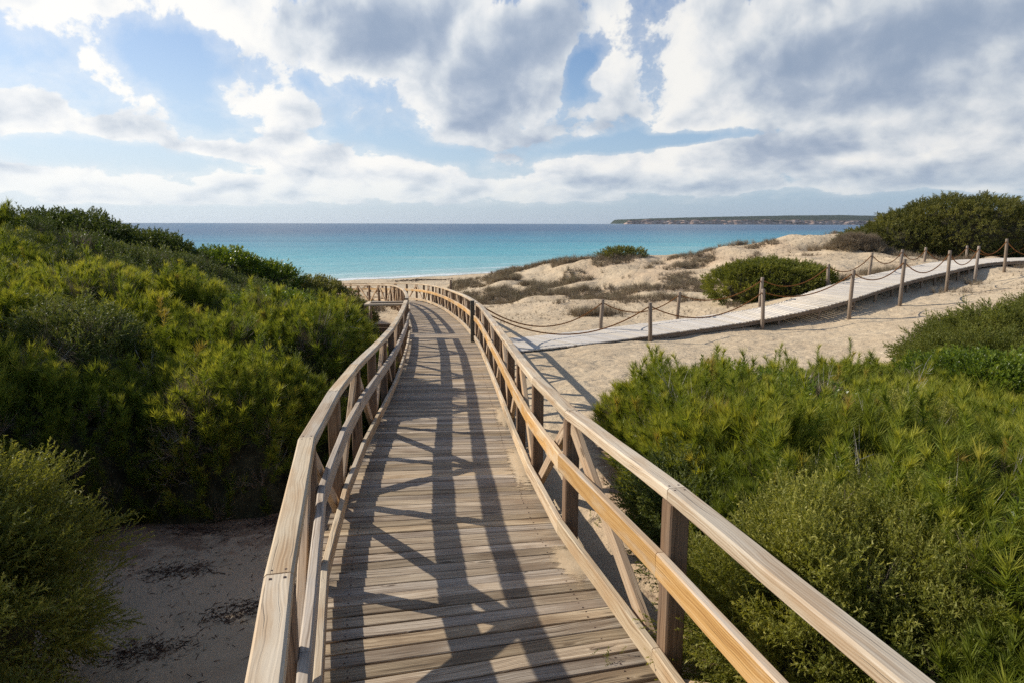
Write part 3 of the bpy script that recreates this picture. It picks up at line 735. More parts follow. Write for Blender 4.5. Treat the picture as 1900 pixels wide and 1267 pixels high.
def side_bay():
    a = MAIN.off(leftN[-1], -(HW + 0.1)); b = MAIN.off(leftF[0], -(HW + 0.1))
    _, _, r = MAIN.frame(leftN[-1])
    out = -r * 1.0
    root = empty('side_bay', tuple(a + out), 'small square railed side bay on the left edge of the boardwalk', 'railing')
    c = [a, a + out, b + out, b]; H = 0.86
    for p in c[1:3]:
        B = Boards(); B.board(p + Vector((0, 0, -0.7)), p + Vector((0, 0, H - 0.05)), 0.1, 0.1, up=(0, 1, 0)); B.build('post', M['post'], root)
    for k in range(3):
        p, q = c[k], c[k + 1]; d = (q - p).normalized(); e0 = 0.06 if k == 0 else (0.06 if k == 1 else 0.0); e1 = 0.0 if k == 0 else 0.06
        if k == 0: p = p + d * 0.065; q = q + d * 0.058
        elif k == 1: p = p + d * 0.061; q = q + d * 0.058
        else: p = p + d * 0.061; q = q - d * 0.065
        B = Boards(); z = Vector((0, 0, H - 0.022)); B.board(p + z, q + z, 0.115, 0.05); B.build('top_rail', M['rail'], root)
        B = Boards(); z = Vector((0, 0, 0.10)); B.board(p + z, q + z, 0.045, 0.30, ch=.006); B.build('side_board', M['post'], root)
        if k == 1:
            B = Boards(); B.board(p + Vector((0, 0, 0.25)), q + Vector((0, 0, 0.78)), 0.045, 0.075); B.build('brace', M['rail'], root)
    B = Boards(); n = 9
    for k in range(n):
        t = (k + .5) / n; B.board(a.lerp(b, t) + out * 0.05 + Vector((0, 0, -0.02)), (a + out).lerp(b + out, t) + Vector((0, 0, -0.02)), 0.105, 0.03)
    B.build('planks', M['deck'], root)
side_bay()

# ------------------------------------------------------------------ side boardwalk and its rope fences
def side_walk():
    root = empty('boardwalk', tuple(SIDE.off(0, 0)), 'pale silver-grey plank walkway rising to the right between rope fences', 'boardwalk')
    B = Boards(); pitch = 0.125; u = 0.05
    while u < SIDE.L - 0.1:
        p, t, r = SIDE.frame(u); dz = random.uniform(-.003, .003) - 0.016
        B.board(Vector(p) - r * (SHW + random.uniform(-.02, .02)) + Vector((0, 0, dz)), Vector(p) + r * (SHW + random.uniform(-.02, .02)) + Vector((0, 0, dz)), pitch - random.uniform(.001, .004), 0.03, ch=.005)
        u += pitch
    B.build('planks', M['deck_pale'], root)
    for o in (-0.72, 0.72):
        J = Boards(); us = np.arange(2.0, SIDE.L - .5, 1.2)
        for k in range(len(us) - 1): J.board(SIDE.off(us[k], o, -0.10), SIDE.off(us[k + 1], o, -0.10), 0.06, 0.13)
        J.build('side_beam', M['post_grey'], root)
    for u in np.arange(9.0, SIDE.L - 1, 1.25):
        for o in (0.70, -0.70):
            p = SIDE.off(u, o); B = Boards(); B.board(p + Vector((0, 0, -1.1)), p + Vector((0, 0, -0.166)), 0.07, 0.07, up=(0, 1, 0)); B.build('stilt', M['post_grey'], root)
side_walk()

def rope_fence(posts, start, sag, label):
    """posts: (x, y, top z); the rope is tied at 'start' on the railing"""
    root = empty('rope_fence', (posts[0][0], posts[0][1], gz(posts[0][0], posts[0][1])), label, 'fence', 'rope fences along the side walkway')
    pts = [Vector(start)] if start else []
    for (x, y, zt) in posts:
        z0 = min(gz(x, y), zt - .9) - 0.5
        lean = Vector((random.uniform(-.05, .05), random.uniform(-.04, .04), 0))
        o = tube_mesh('post', [(x, y, z0), (x, y, (z0 + zt) / 2), tuple(Vector((x, y, zt - .015)) + lean), tuple(Vector((x, y, zt)) + lean)], [0.056, 0.055, 0.053, 0.043], 12, M['post_grey'], root)
        pts.append(Vector((x, y, zt - 0.09)) + lean)
    for k in range(len(pts) - 1):
        a, b = pts[k], pts[k + 1]; n = 18; P = []
        L = (b - a).length; sg = sag * (L / 4.0) * random.uniform(0.9, 1.12)
        for i in range(n + 1):
            t = i / n; p = a.lerp(b, t); p.z -= sg * 4 * t * (1 - t); P.append(p)
        tube_mesh('rope', P, 0.017, 7, M['rope'], root)
    return root
NEARP = [(3.72, 18.15, -2.08), (7.35, 19.85, -1.86), (10.0, 20.1, -1.32), (12.1, 21.2, -1.05), (14.9, 23.4, -0.87), (17.6, 26.0, -0.80), (19.6, 27.3, -0.55), (22.6, 29.0, -0.62), (26, 30.2, -0.6)]
FARP = [(2.57, 19.6, -2.15), (5.2, 21.3, -2.10), (8.1, 22.2, -1.70), (10.9, 23.6, -1.35), (13.2, 25.3, -1.02), (15.8, 27.9, -1.0), (18.0, 30.0, -0.98), (21.8, 33.0, -1.0), (25.5, 34.0, -0.9)]
rope_fence(NEARP, tuple(MAIN.off(rightN[-1], HW + 0.13, 0.80)), 0.55, 'rope and post fence along the camera-side edge of the pale walkway')
rope_fence(FARP, tuple(MAIN.off(rightF[-1], HW + 0.15, 0.90)), 0.48, 'rope and post fence along the seaward edge of the pale walkway')

# ------------------------------------------------------------------ foliage
def unit(v): return v / (np.linalg.norm(v, axis=-1, keepdims=True) + 1e-9)
def tri_blades(base, dirs, length, width, t0, t1, r=rng):
    """thin triangles from base along dirs: (n,3,3) corners and (n,3) t values"""
    n = len(base); side = unit(np.cross(dirs, unit(r.normal(size=(n, 3))))) * (np.asarray(width).reshape(-1, 1) / 2)
    tip = base + dirs * np.asarray(length).reshape(-1, 1)
    V = np.stack([base - side, base + side, tip], 1); T = np.stack([t0, t0, t1], 1); return V, T
def spr_pine(n=105, L=0.20, nl=0.095, w=0.0058, seed=1):
    r = np.random.default_rng(seed); t = r.random(n) ** 0.7
    a = r.random(n) * 6.283; spread = 1.22 - 0.75 * t + r.normal(0, .16, n)
    d = np.stack([np.cos(a) * np.sin(spread), np.sin(a) * np.sin(spread), np.cos(spread)], 1)
    bend = np.array([0.04, 0.01, 0]) * (t ** 2)[:, None]
    base = np.stack([0 * t, 0 * t, t * L], 1) + bend
    V, T = tri_blades(base, d, nl * (0.7 + 0.5 * r.random(n)), np.full(n, w), t * .8, np.clip(t * .8 + .25, 0, 1), r)
    s = np.array([[[-.003, 0, 0], [.003, 0, 0], [0.04, 0, L]], [[0, -.003, 0], [0, .003, 0], [0.04, 0, L]]]); return np.concatenate([V, s]), np.concatenate([T, np.zeros((2, 3))])
def spr_juniper(nt=11, nl=11, L=0.22, leaf=0.020, w=0.009, seed=2):
    r = np.random.default_rng(seed); Vs = []; Ts = []
    for i in range(nt):
        t = (i + .6) / nt; a = i * 2.4 + r.normal(0, .3); sp = 0.75 - 0.4 * t
        d = np.array([math.cos(a) * math.sin(sp), math.sin(a) * math.sin(sp), math.cos(sp)]); b = np.array([0.02 * t, 0, t * L * 0.9]); l = L * (0.50 - 0.25 * t)
        q = (np.arange(nl) + .5) / nl; pos = b + d * (q * l)[:, None]
        dd = unit(d + r.normal(0, .55, (nl, 3)))
        V, T = tri_blades(pos, dd, leaf * (0.8 + .5 * r.random(nl)), np.full(nl, w), 0.3 + q * .6 * t, np.clip(.45 + q * .55, 0, 1), r); Vs.append(V); Ts.append(T)
    return np.concatenate(Vs), np.concatenate(Ts)
def spr_mastic(n=20, L=0.20, leaf=0.034, seed=3):
    r = np.random.default_rng(seed); Vs = []; Ts = []
    for i in range(n):
        t = (i + 1) / n; a = i * 2.4; sp = 1.1 - 0.6 * t + r.normal(0, .15); d = np.array([math.cos(a) * math.sin(sp), math.sin(a) * math.sin(sp), math.cos(sp)])
        b = np.array([0, 0, t * L]); l = leaf * (.8 + .4 * r.random()); s = np.cross(d, r.normal(size=3)); s = s / np.linalg.norm(s) * l * 0.24
        p0, p1, p2, p3 = b, b + d * l * .5 + s, b + d * l, b + d * l * .5 - s
        Vs += [[p0, p1, p2], [p0, p2, p3]]; Ts += [[t * .8] * 3] * 2
    return np.array(Vs), np.array(Ts)
def spr_dry(n=22, L=0.30, w=0.006, spread=0.6, seed=4):
    r = np.random.default_rng(seed); a = r.random(n) * 6.283; sp = np.abs(r.normal(0, spread, n))
    d = np.stack([np.cos(a) * np.sin(sp), np.sin(a) * np.sin(sp), np.cos(sp)], 1); base = r.normal(0, .012, (n, 3)) * [1, 1, 0]
    V, T = tri_blades(base, d, L * (.5 + .6 * r.random(n)), np.full(n, w), np.zeros(n), np.ones(n), r)
    k = r.integers(0, n, n * 2); q = .35 + .5 * r.random(n * 2); b2 = base[k] + d[k] * (L * .7 * q)[:, None]; d2 = unit(d[k] + r.normal(0, .5, (n * 2, 3)))
    V2, T2 = tri_blades(b2, d2, L * .28 * (.5 + r.random(n * 2)), np.full(n * 2, w * .7), q, np.ones(n * 2), r)
    return np.concatenate([V, V2]), np.concatenate([T, T2])

def rots(axis, spin=None):
    """rotation matrices taking +z to axis with a random spin"""
    n = len(axis); z = unit(axis); h = unit(rng.normal(size=(n, 3))); x = unit(np.cross(h, z)); y = np.cross(z, x); return np.stack([x, y, z], -1)
def soup(name, V, T, tint, mat, parent=None):
    n = len(V); me = bpy.data.meshes.new(name)
    me.vertices.add(n * 3); me.vertices.foreach_set('co', V.reshape(-1).astype(np.float32))
    me.loops.add(n * 3); me.loops.foreach_set('vertex_index', np.arange(n * 3, dtype=np.int32))
    me.polygons.add(n); me.polygons.foreach_set('loop_start', np.arange(0, n * 3, 3, dtype=np.int32)); me.polygons.foreach_set('loop_total', np.full(n, 3, dtype=np.int32))
    me.update()
    a = me.attributes.new('t', 'FLOAT', 'POINT'); a.data.foreach_set('value', T.reshape(-1).astype(np.float32))
    if tint is not None:
        a = me.attributes.new('tint', 'FLOAT', 'FACE'); a.data.foreach_set('value', tint.astype(np.float32))
    if parent is False: me.materials.append(mat); return me
    return link(name, me, parent, mat)
def scatter_mesh(name, spr, pos, axis, scale, tint, mat, parent=None):
    variants = spr if isinstance(spr, list) else [spr]; Vs = []; Ts = []; Ti = []
    R_ = rots(axis); idx = rng.integers(0, len(variants), len(pos))
    for k, (V, T) in enumerate(variants):
        m = idx == k
        if not m.any(): continue
        P = np.einsum('nij,tkj->ntki', R_[m], V) * scale[m][:, None, None, None] + pos[m][:, None, None, :]
        Vs.append(P.reshape(-1, 3, 3)); Ts.append(np.tile(T, (m.sum(), 1))); Ti.append(np.repeat(tint[m], len(V)))
    return soup(name, np.concatenate(Vs), np.concatenate(Ts), np.concatenate(Ti), mat, parent)

SPR = {
    'twig': [spr_dry(5, .42, .006, .35, seed=31), spr_dry(4, .55, .006, .3, seed=32)],
    'feather': [spr_juniper(14, 13, .24, .015, .0065, seed=22), spr_juniper(12, 14, .28, .015, .0065, seed=28)],
    'pine': [spr_pine(seed=1), spr_pine(85, .15, .11, seed=5), spr_pine(110, .25, .085, seed=6)],
    'juniper': [spr_juniper(seed=2), spr_juniper(9, 12, .25, seed=8)],
    'juniper_far': [spr_juniper(6, 5, .22, .045, .028, seed=12), spr_juniper(6, 5, .25, .05, .025, seed=13)],
    'mastic': [spr_mastic(seed=3), spr_mastic(16, .17, seed=9)],
    'mastic_far': [spr_mastic(12, .2, .06, seed=14)],
    'dry': [spr_dry(seed=4), spr_dry(26, .24, spread=.9, seed=10)],
}

# --- a thicket nobody could count: shoots instanced on points
def gn_scatter(obj, variants, mats):
    ng = bpy.data.node_groups.new(obj.name + '_scatter', 'GeometryNodeTree')
    ng.interface.new_socket('Geometry', in_out='INPUT', socket_type='NodeSocketGeometry'); ng.interface.new_socket('Geometry', in_out='OUTPUT', socket_type='NodeSocketGeometry')
    gi = ng.nodes.new('NodeGroupInput'); go = ng.nodes.new('NodeGroupOutput'); L = ng.links
    def named(nm, ty):
        n = ng.nodes.new('GeometryNodeInputNamedAttribute'); n.data_type = ty; n.inputs[0].default_value = nm; return n.outputs[0]
    rot = named('rot', 'FLOAT_VECTOR'); scl = named('scl', 'FLOAT'); var = named('var', 'FLOAT')
    e2r = ng.nodes.new('FunctionNodeEulerToRotation'); L.new(rot, e2r.inputs[0])
    j = ng.nodes.new('GeometryNodeJoinGeometry'); m2p = ng.nodes.new('GeometryNodeMeshToPoints'); L.new(gi.outputs[0], m2p.inputs[0])
    for k, o in enumerate(variants):
        oi = ng.nodes.new('GeometryNodeObjectInfo'); oi.inputs['Object'].default_value = o; oi.inputs['As Instance'].default_value = True
        cmp_ = ng.nodes.new('FunctionNodeCompare'); cmp_.data_type = 'FLOAT'; cmp_.operation = 'EQUAL'; L.new(var, cmp_.inputs[0]); cmp_.inputs[1].default_value = float(k); cmp_.inputs['Epsilon'].default_value = 0.1
        ip = ng.nodes.new('GeometryNodeInstanceOnPoints'); L.new(m2p.outputs[0], ip.inputs['Points']); L.new(cmp_.outputs[0], ip.inputs['Selection']); L.new(oi.outputs['Geometry'], ip.inputs['Instance'])
        L.new(e2r.outputs[0], ip.inputs['Rotation']); L.new(scl, ip.inputs['Scale']); L.new(ip.outputs[0], j.inputs[0])
    L.new(j.outputs[0], go.inputs[0])
    md = obj.modifiers.new('scatter', 'NODES'); md.node_group = ng
def protos(key, mat):
    out = []
    for k, (V, T) in enumerate(SPR[key]):
        me = soup('shoot', V, T, None, mat, False); out.append(bpy.data.objects.new('shoot', me))
    return out
PROTO = {'pine': protos('pine', M['pine']), 'juniper': protos('juniper', M['juniper']), 'feather': protos('feather', M['juniper_bright']), 'dry': protos('dry', M['dry']), 'scrub': protos('dry', M['scrub']), 'twig': protos('twig', M['deadwood']), 'mastic': protos('mastic', M['mastic'])}
def eulers(axis):
    z = unit(axis); out = np.empty((len(z), 3)); ry = np.arccos(np.clip(z[:, 2], -1, 1)); rz = np.arctan2(z[:, 1], z[:, 0])
    # spin about own axis is approximated by random x-roll before tilting: R = Rz(rz) Ry(ry) Rz(s) -> euler via matrices
    s = rng.random(len(z)) * 6.283
    ca, sa, cb, sb, cg, sg = np.cos(rz), np.sin(rz), np.cos(ry), np.sin(ry), np.cos(s), np.sin(s)
    R20 = -sb * cg; R21 = sb * sg; R22 = cb; R10 = sa * cb * cg + ca * sg; R00 = ca * cb * cg - sa * sg
    out[:, 0] = np.arctan2(R21, R22); out[:, 1] = np.arcsin(np.clip(-R20, -1, 1)); out[:, 2] = np.arctan2(R10, R00); return out
def thicket(name, parts, label, cat='thicket', core=None):
    """parts: list of (pos, axis, scale, tint, list of prototype objects)"""
    pos = []; rot = []; scl = []; var = []; tin = []; protos_ = []
    for (p, ax, s, ti, pr) in parts:
        k0 = len(protos_); protos_ += pr
        pos.append(p); rot.append(eulers(ax)); scl.append(s); tin.append(ti); var.append(k0 + rng.integers(0, len(pr), len(p)))
    pos = np.concatenate(pos); me = bpy.data.meshes.new(name); me.vertices.add(len(pos)); me.vertices.foreach_set('co', pos.astype(np.float32).ravel())
    a = me.attributes.new('rot', 'FLOAT_VECTOR', 'POINT'); a.data.foreach_set('vector', np.concatenate(rot).astype(np.float32).ravel())
    for nm, arr in (('scl', scl), ('var', var), ('tinst', tin)):
        a = me.attributes.new(nm, 'FLOAT', 'POINT'); a.data.foreach_set('value', np.concatenate(arr).astype(np.float32))
    o = link(name, me); gn_scatter(o, protos_, None)
    tag(o, label, cat, kind='stuff'); return o

def cells(X, Y, size, seed):
    """nearest plant centre on a jittered grid: distance, and three random numbers of that plant"""
    x = X / size; y = Y / size; xi = np.floor(x).astype(np.int64); yi = np.floor(y).astype(np.int64)
    best = np.full(X.shape, 9.0); r1 = np.zeros(X.shape); r2 = np.zeros(X.shape); r3 = np.zeros(X.shape)
    def h(a, b, k):
        n = (a * 374761393 + b * 668265263 + (seed * 31 + k) * 974634777) & 0xffffffff
        n = ((n ^ (n >> 13)) * 1274126177) & 0xffffffff
        return ((n ^ (n >> 16)) & 0xffff) / 65535.0
    for i in (-1, 0, 1):
        for j in (-1, 0, 1):
            a, b = xi + i, yi + j; d = np.hypot(a + .15 + .7 * h(a, b, 1) - x, b + .15 + .7 * h(a, b, 2) - y) / (0.75 + 0.5 * h(a, b, 6))
            m = d < best; best = np.where(m, d, best); r1 = np.where(m, h(a, b, 3), r1); r2 = np.where(m, h(a, b, 4), r2); r3 = np.where(m, h(a, b, 5), r3)
    return best, r1, r2, r3
def canopy(X, Y, poly, h, seed, edge=0.7):
    """height of the foliage surface above the sand"""
    d = np.clip(edge_dist(X, Y, poly) / edge, 0, 1); prof = np.sqrt(np.clip(1 - (1 - d) ** 2, 0, 1))
    w = 0.25; wx = X + w * (vnoise(X, Y, .5, 71) - .5); wy = Y + w * (vnoise(X, Y, .5, 72) - .5)
    d1, r1, _, _ = cells(wx, wy, 1.15, seed); d2, q1, _, _ = cells(wx, wy, 0.5, seed + 5)
    f = (0.78 + 0.42 * r1) * (1.12 - 0.50 * np.clip(d1, 0, 1.1) ** 2) + 0.14 * (q1 - .4) * (1 - np.clip(d2, 0, 1) ** 2)
    hh = h(X, Y) * f
    return hh * prof
def fill_thicket(poly, h, seed, dens, nearest, edge=0.7, view=None):
    P = np.array(poly); x0, y0 = P.min(0); x1, y1 = P.max(0); area = (x1 - x0) * (y1 - y0); n = int(area * dens)
    X = x0 + (x1 - x0) * rng.random(n); Y = y0 + (y1 - y0) * rng.random(n)
    dist = np.hypot(X, Y); keep = rng.random(n) < np.clip((nearest / np.maximum(dist, 1)) ** 1.1, 0.12, 1)
    # nothing is needed far outside the frame, apart from what throws shade
    azm = np.degrees(np.arctan2(X, np.maximum(Y, 0.01))); out = (np.abs(azm) > 44) | (Y < 0.8)
    keep &= (~out) | (rng.random(n) < 0.22)
    keep &= in_poly(X, Y, poly)
    X, Y, dist = X[keep], Y[keep], dist[keep]
    c = canopy(X, Y, poly, h, seed, edge); e = 0.12
    gx = (canopy(X + e, Y, poly, h, seed, edge) - canopy(X - e, Y, poly, h, seed, edge)) / (2 * e); gy = (canopy(X, Y + e, poly, h, seed, edge) - canopy(X, Y - e, poly, h, seed, edge)) / (2 * e)
    g = ground_z(X, Y)
    nrm = unit(np.stack([-gx, -gy, np.ones_like(gx)], 1))
    dep = np.where(rng.random(len(X)) < 0.7, rng.random(len(X)) * 0.16, rng.random(len(X)) * 0.65) + 0.10
    z = g + np.maximum(c - dep, 0.02)
    ax = unit(nrm * 0.55 + np.array([0, 0, 0.75]) + rng.normal(0, .33, (len(X), 3)))
    return X, Y, z, ax, dist, dep, g, c
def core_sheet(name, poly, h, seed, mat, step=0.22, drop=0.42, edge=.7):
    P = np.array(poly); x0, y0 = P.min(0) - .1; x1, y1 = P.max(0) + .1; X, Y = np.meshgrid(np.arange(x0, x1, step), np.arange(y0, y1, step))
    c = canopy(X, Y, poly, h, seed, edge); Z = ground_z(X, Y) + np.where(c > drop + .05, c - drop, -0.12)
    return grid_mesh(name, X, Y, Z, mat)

def hL(X, Y):
    far = np.clip((Y - 10.6) / 3.2, 0, 1)
    return 1.42 - 0.98 * far * np.clip((X + 11.5) / 3.5, 0.3, 1) + 1.5 * np.clip((-X - 0.78 * Y - .3) / 0.6, 0, 1) * np.clip((9 - Y) / 2, 0, 1) - 0.62 * np.clip((Y - 16) / 3, 0, 1) * np.clip((-X - 8.5) / 2, 0, 1)
def hR(X, Y):
    return np.clip(0.74 - 0.055 * (Y - 4), 0.38, 0.78)
def leader_points(X, Y, ztop, prob, hmax):
    """young upright shoots standing clear of the canopy"""
    m = rng.random(len(X)) < prob; X, Y, z = X[m], Y[m], ztop[m]; P = []; n = 4
    hh = (0.35 + 0.65 * rng.random(len(X))) * hmax; lx = rng.normal(0, .12, len(X)); ly = rng.normal(0, .12, len(X))
    for k in range(n):
        t = (k + .2) / n; P.append(np.stack([X + lx * hh * t, Y + ly * hh * t, z + hh * t], 1))
    P = np.concatenate(P); ax = unit(np.array([0, 0, 1.0]) + np.tile(np.stack([lx, ly, 0 * lx], 1), (n, 1)) + rng.normal(0, .16, (len(P), 3))); return P, ax

def pine_mass(name, poly, h, seed, dens, nearest, label, patch, sp2='juniper'):
    X, Y, z, ax, dist, dep, g, c = fill_thicket(poly, h, seed, dens, nearest)
    w = 0.25; wx = X + w * (vnoise(X, Y, .5, 71) - .5); wy = Y + w * (vnoise(X, Y, .5, 72) - .5)
    d1, r1, r2, r3 = cells(wx, wy, 1.15, seed); d2, q1, q2, _ = cells(wx, wy, 0.5, seed + 5)
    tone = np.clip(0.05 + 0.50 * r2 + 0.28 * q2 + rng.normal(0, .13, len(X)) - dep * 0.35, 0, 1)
    jun = patch(X, Y, r3)
    dry = rng.random(len(X)) < np.where(q1 > .82, .30, .05)
    mas = (r3 < .10) & ~jun
    sc_ = (0.62 + 0.45 * q2 + 0.45 * rng.random(len(X))) * np.clip(0.80 + dist / 30, 0.9, 1.5)
    pos = np.stack([X, Y, z], 1); a = ~jun & ~dry & ~mas
    tw = (rng.random(len(X)) < np.where(q1 > .8, .05, .006)) & (dep < .22)
    LP, LA = leader_points(X[a & (dep < .2)], Y[a & (dep < .2)], z[a & (dep < .2)], 0.06, 0.46)
    mm_ = mas & ~dry
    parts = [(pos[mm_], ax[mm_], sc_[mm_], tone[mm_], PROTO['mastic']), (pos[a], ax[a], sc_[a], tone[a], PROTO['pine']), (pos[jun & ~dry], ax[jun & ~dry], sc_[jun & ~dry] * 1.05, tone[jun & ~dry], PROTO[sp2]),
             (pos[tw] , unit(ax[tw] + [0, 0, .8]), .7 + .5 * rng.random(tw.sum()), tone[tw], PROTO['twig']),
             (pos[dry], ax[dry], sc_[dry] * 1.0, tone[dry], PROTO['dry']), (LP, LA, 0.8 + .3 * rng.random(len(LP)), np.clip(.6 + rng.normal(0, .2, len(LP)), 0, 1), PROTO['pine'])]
    o = thicket(name, parts, label)
    cs = core_sheet('dark_core', poly, h, seed, M['core']); cs.parent = o  # added dark sheet below the shoots, in place of deep shade
    return o
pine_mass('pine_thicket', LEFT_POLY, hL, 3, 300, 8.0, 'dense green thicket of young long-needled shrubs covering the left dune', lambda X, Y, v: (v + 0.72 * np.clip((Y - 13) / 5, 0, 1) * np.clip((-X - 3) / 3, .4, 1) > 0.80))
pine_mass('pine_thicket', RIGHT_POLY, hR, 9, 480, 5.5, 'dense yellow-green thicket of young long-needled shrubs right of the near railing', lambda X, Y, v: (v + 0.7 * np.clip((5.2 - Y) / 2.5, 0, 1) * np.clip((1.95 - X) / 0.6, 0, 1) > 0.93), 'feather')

# --- bushes one can tell apart: real meshes with limbs and an added dark core as inner shade
def bush(name, lobes, n, key, mat, label, cat='bush', scale=1.0, lumps=70, lump_amp=0.2, group=None, tint=(0.1, 0.8), up=0.25, stems=True, hollow=False):
    """lobes: list of (centre, radii)"""
    c0 = lobes[0][0]; base = (c0[0], c0[1], gz(c0[0], c0[1])); root = empty(name, base, label, cat, group)
    areas = np.array([r[0] * r[1] + r[0] * r[2] + r[1] * r[2] for _, r in lobes]); cnt = (n * areas / areas.sum()).astype(int)
    Ps, As, Ts = [], [], []
    cores = []
    for (c, r), m in zip(lobes, cnt):
        c = np.array(c, float); r = np.array(r, float)
        d = unit(rng.normal(size=(m, 3))); d[:, 2] = np.where(d[:, 2] < -0.45, -d[:, 2], d[:, 2])
        nl = max(10, int(lumps * (r[0] * r[1]) / (lobes[0][1][0] * lobes[0][1][1])))
        ld = unit(rng.normal(size=(nl, 3))); ld[:, 2] = np.abs(ld[:, 2]) * .9 - .1; ld = unit(ld)
        w = 1.35 / math.sqrt(nl); dd = np.arccos(np.clip(d @ ld.T, -1, 1)); k = dd.argmin(1); dm = dd[np.arange(m), k]
        lt = rng.random(nl); lh = 0.6 + .8 * rng.random(nl)
        bumpf = 1 - lump_amp * 0.5 + lump_amp * lh[k] * np.exp(-(dm / w) ** 2)
        q = np.where(rng.random(m) < .72, 1 - 0.10 * rng.random(m), 1 - 0.38 * rng.random(m))
        P = c + d * r * (bumpf * q)[:, None] * 1.0
        lc = c + ld[k] * r * (1 - lump_amp * 1.2); A = unit(unit(P - lc) * 0.8 + unit(d / r) * 0.5 + np.array([0, 0, up]) + rng.normal(0, .28, (m, 3)))
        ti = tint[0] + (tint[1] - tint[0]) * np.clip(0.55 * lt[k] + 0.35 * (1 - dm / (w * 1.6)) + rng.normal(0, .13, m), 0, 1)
        # drop what falls inside other lobes or below the sand
        ok = np.ones(m, bool)
        for (c2, r2) in lobes:
            if c2 is lobes and False: pass
            e = (((P - np.array(c2)) / np.array(r2)) ** 2).sum(1)
            if tuple(c2) != tuple(c): ok &= e > 0.62
        ok &= P[:, 2] > ground_z(P[:, 0], P[:, 1]) - 0.02
        Ps.append(P[ok]); As.append(A[ok]); Ts.append(ti[ok]); cores.append((c, r))
    P = np.concatenate(Ps); A = np.concatenate(As); T = np.concatenate(Ts)
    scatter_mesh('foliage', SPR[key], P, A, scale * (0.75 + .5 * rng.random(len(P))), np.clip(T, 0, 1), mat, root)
    if stems:
        # limbs fanning out from the foot
        bm_v = []; k = 0
        Vc = []; Fc = []
        for (c, r) in cores:
            for q in range(7):
                foot = Vector((c[0] + random.uniform(-.2, .2) * r[0], c[1] + random.uniform(-.2, .2) * r[1], 0)); foot.z = gz(foot.x, foot.y) - .05
                a = random.random() * 6.283; tip = Vector((c[0] + math.cos(a) * r[0] * .72, c[1] + math.sin(a) * r[1] * .72, c[2] + r[2] * random.uniform(.1, .7)))
                mid = foot.lerp(tip, .5) + Vector((random.uniform(-.1, .1), random.uniform(-.1, .1), .12)) * r[2]
                pts = [foot, foot.lerp(mid, .5), mid, mid.lerp(tip, .5), tip]; rad = [0.035, .028, .022, .014, .006]
                b0 = len(Vc)
                for pnt, rr in zip(pts, rad):
                    rr *= max(.5, min(2.0, r[2]))
                    for s_ in range(5): ang = s_ * 1.2566; Vc.append((pnt.x + math.cos(ang) * rr, pnt.y + math.sin(ang) * rr, pnt.z))
                for i in range(4):
                    for s_ in range(5): Fc.append((b0 + i * 5 + s_, b0 + i * 5 + (s_ + 1) % 5, b0 + (i + 1) * 5 + (s_ + 1) % 5, b0 + (i + 1) * 5 + s_))
        me = bpy.data.meshes.new('branches'); me.from_pydata(Vc, [], Fc); link('branches', me, root, M['bark'])
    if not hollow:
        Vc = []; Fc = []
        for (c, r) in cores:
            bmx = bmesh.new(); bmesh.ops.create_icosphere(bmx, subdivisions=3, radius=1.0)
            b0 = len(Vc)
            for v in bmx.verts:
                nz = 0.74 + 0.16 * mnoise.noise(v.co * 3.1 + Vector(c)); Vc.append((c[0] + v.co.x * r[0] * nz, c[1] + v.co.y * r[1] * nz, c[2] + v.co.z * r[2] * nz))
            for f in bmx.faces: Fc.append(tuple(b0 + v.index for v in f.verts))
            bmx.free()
        me = bpy.data.meshes.new('dark_core'); me.from_pydata(Vc, [], Fc); link('dark_core', me, root, M['core'])
    return root
# near left
bush('juniper_bush', [((-3.30, 3.5, -2.27), (0.70, 0.70, 0.64)), ((-3.9, 3.3, -2.1), (0.8, 0.8, .74))], 3800, 'feather', M['juniper_bright'], 'feathery green bush nearest the camera at the left edge, over the shaded sand', lump_amp=.36, scale=1.25, up=.2, tint=(.15, 1.0), lumps=40)
bush('juniper_bush', [((-2.45, 2.2, -2.5), (0.55, 0.6, 0.40))], 1500, 'feather', M['juniper_bright'], 'low feathery bush in the bottom left corner', lump_amp=.3)
# left skyline
bush('juniper_bush', [((-13.7, 21.0, -0.80), (2.2, 1.6, 0.95)), ((-16.9, 20.6, -0.85), (2.6, 1.7, 0.92)), ((-11.6, 21.4, -1.22), (1.7, 1.3, 0.78))], 5200, 'juniper_far', M['juniper'], 'long dark green juniper on the skyline at the left edge', scale=1.25, lumps=60, lump_amp=.25, tint=(0, .6))
bush('mastic_bush', [((-9.6, 22.4, -1.62), (1.3, 1.2, 0.66)), ((-8.4, 23.0, -2.05), (1.2, 1.1, 0.62))], 2600, 'mastic_far', M['mastic'], 'bright green round-leaved bush on the left dune crest against the sea', scale=1.1, lumps=40)
bush('mastic_bush', [((-7.0, 24.0, -2.72), (1.3, 1.2, 0.66))], 1500, 'mastic_far', M['juniper_olive'], 'olive green bush where the left dune crest slopes down to the sand', scale=1.1, lumps=30)
bush('juniper_bush', [((-5.5, 21.3, -3.0), (1.0, 1.3, 0.52))], 1600, 'juniper_far', M['juniper_olive'], 'low olive bush at the tail of the left thicket', scale=1.1, lumps=30)
bush('juniper_bush', [((-4.05, 16.0, -2.95), (0.7, 1.1, 0.52))], 2400, 'juniper', M['juniper'], 'dark green bush beside the small square side bay', scale=1.2, lumps=30)
bush('mastic_bush', [((-4.6, 12.6, -2.12), (1.15, 1.4, 0.66))], 4200, 'mastic', M['mastic'], 'bright yellow-green round-leaved bush in the middle of the left thicket', scale=1.15, lumps=40)
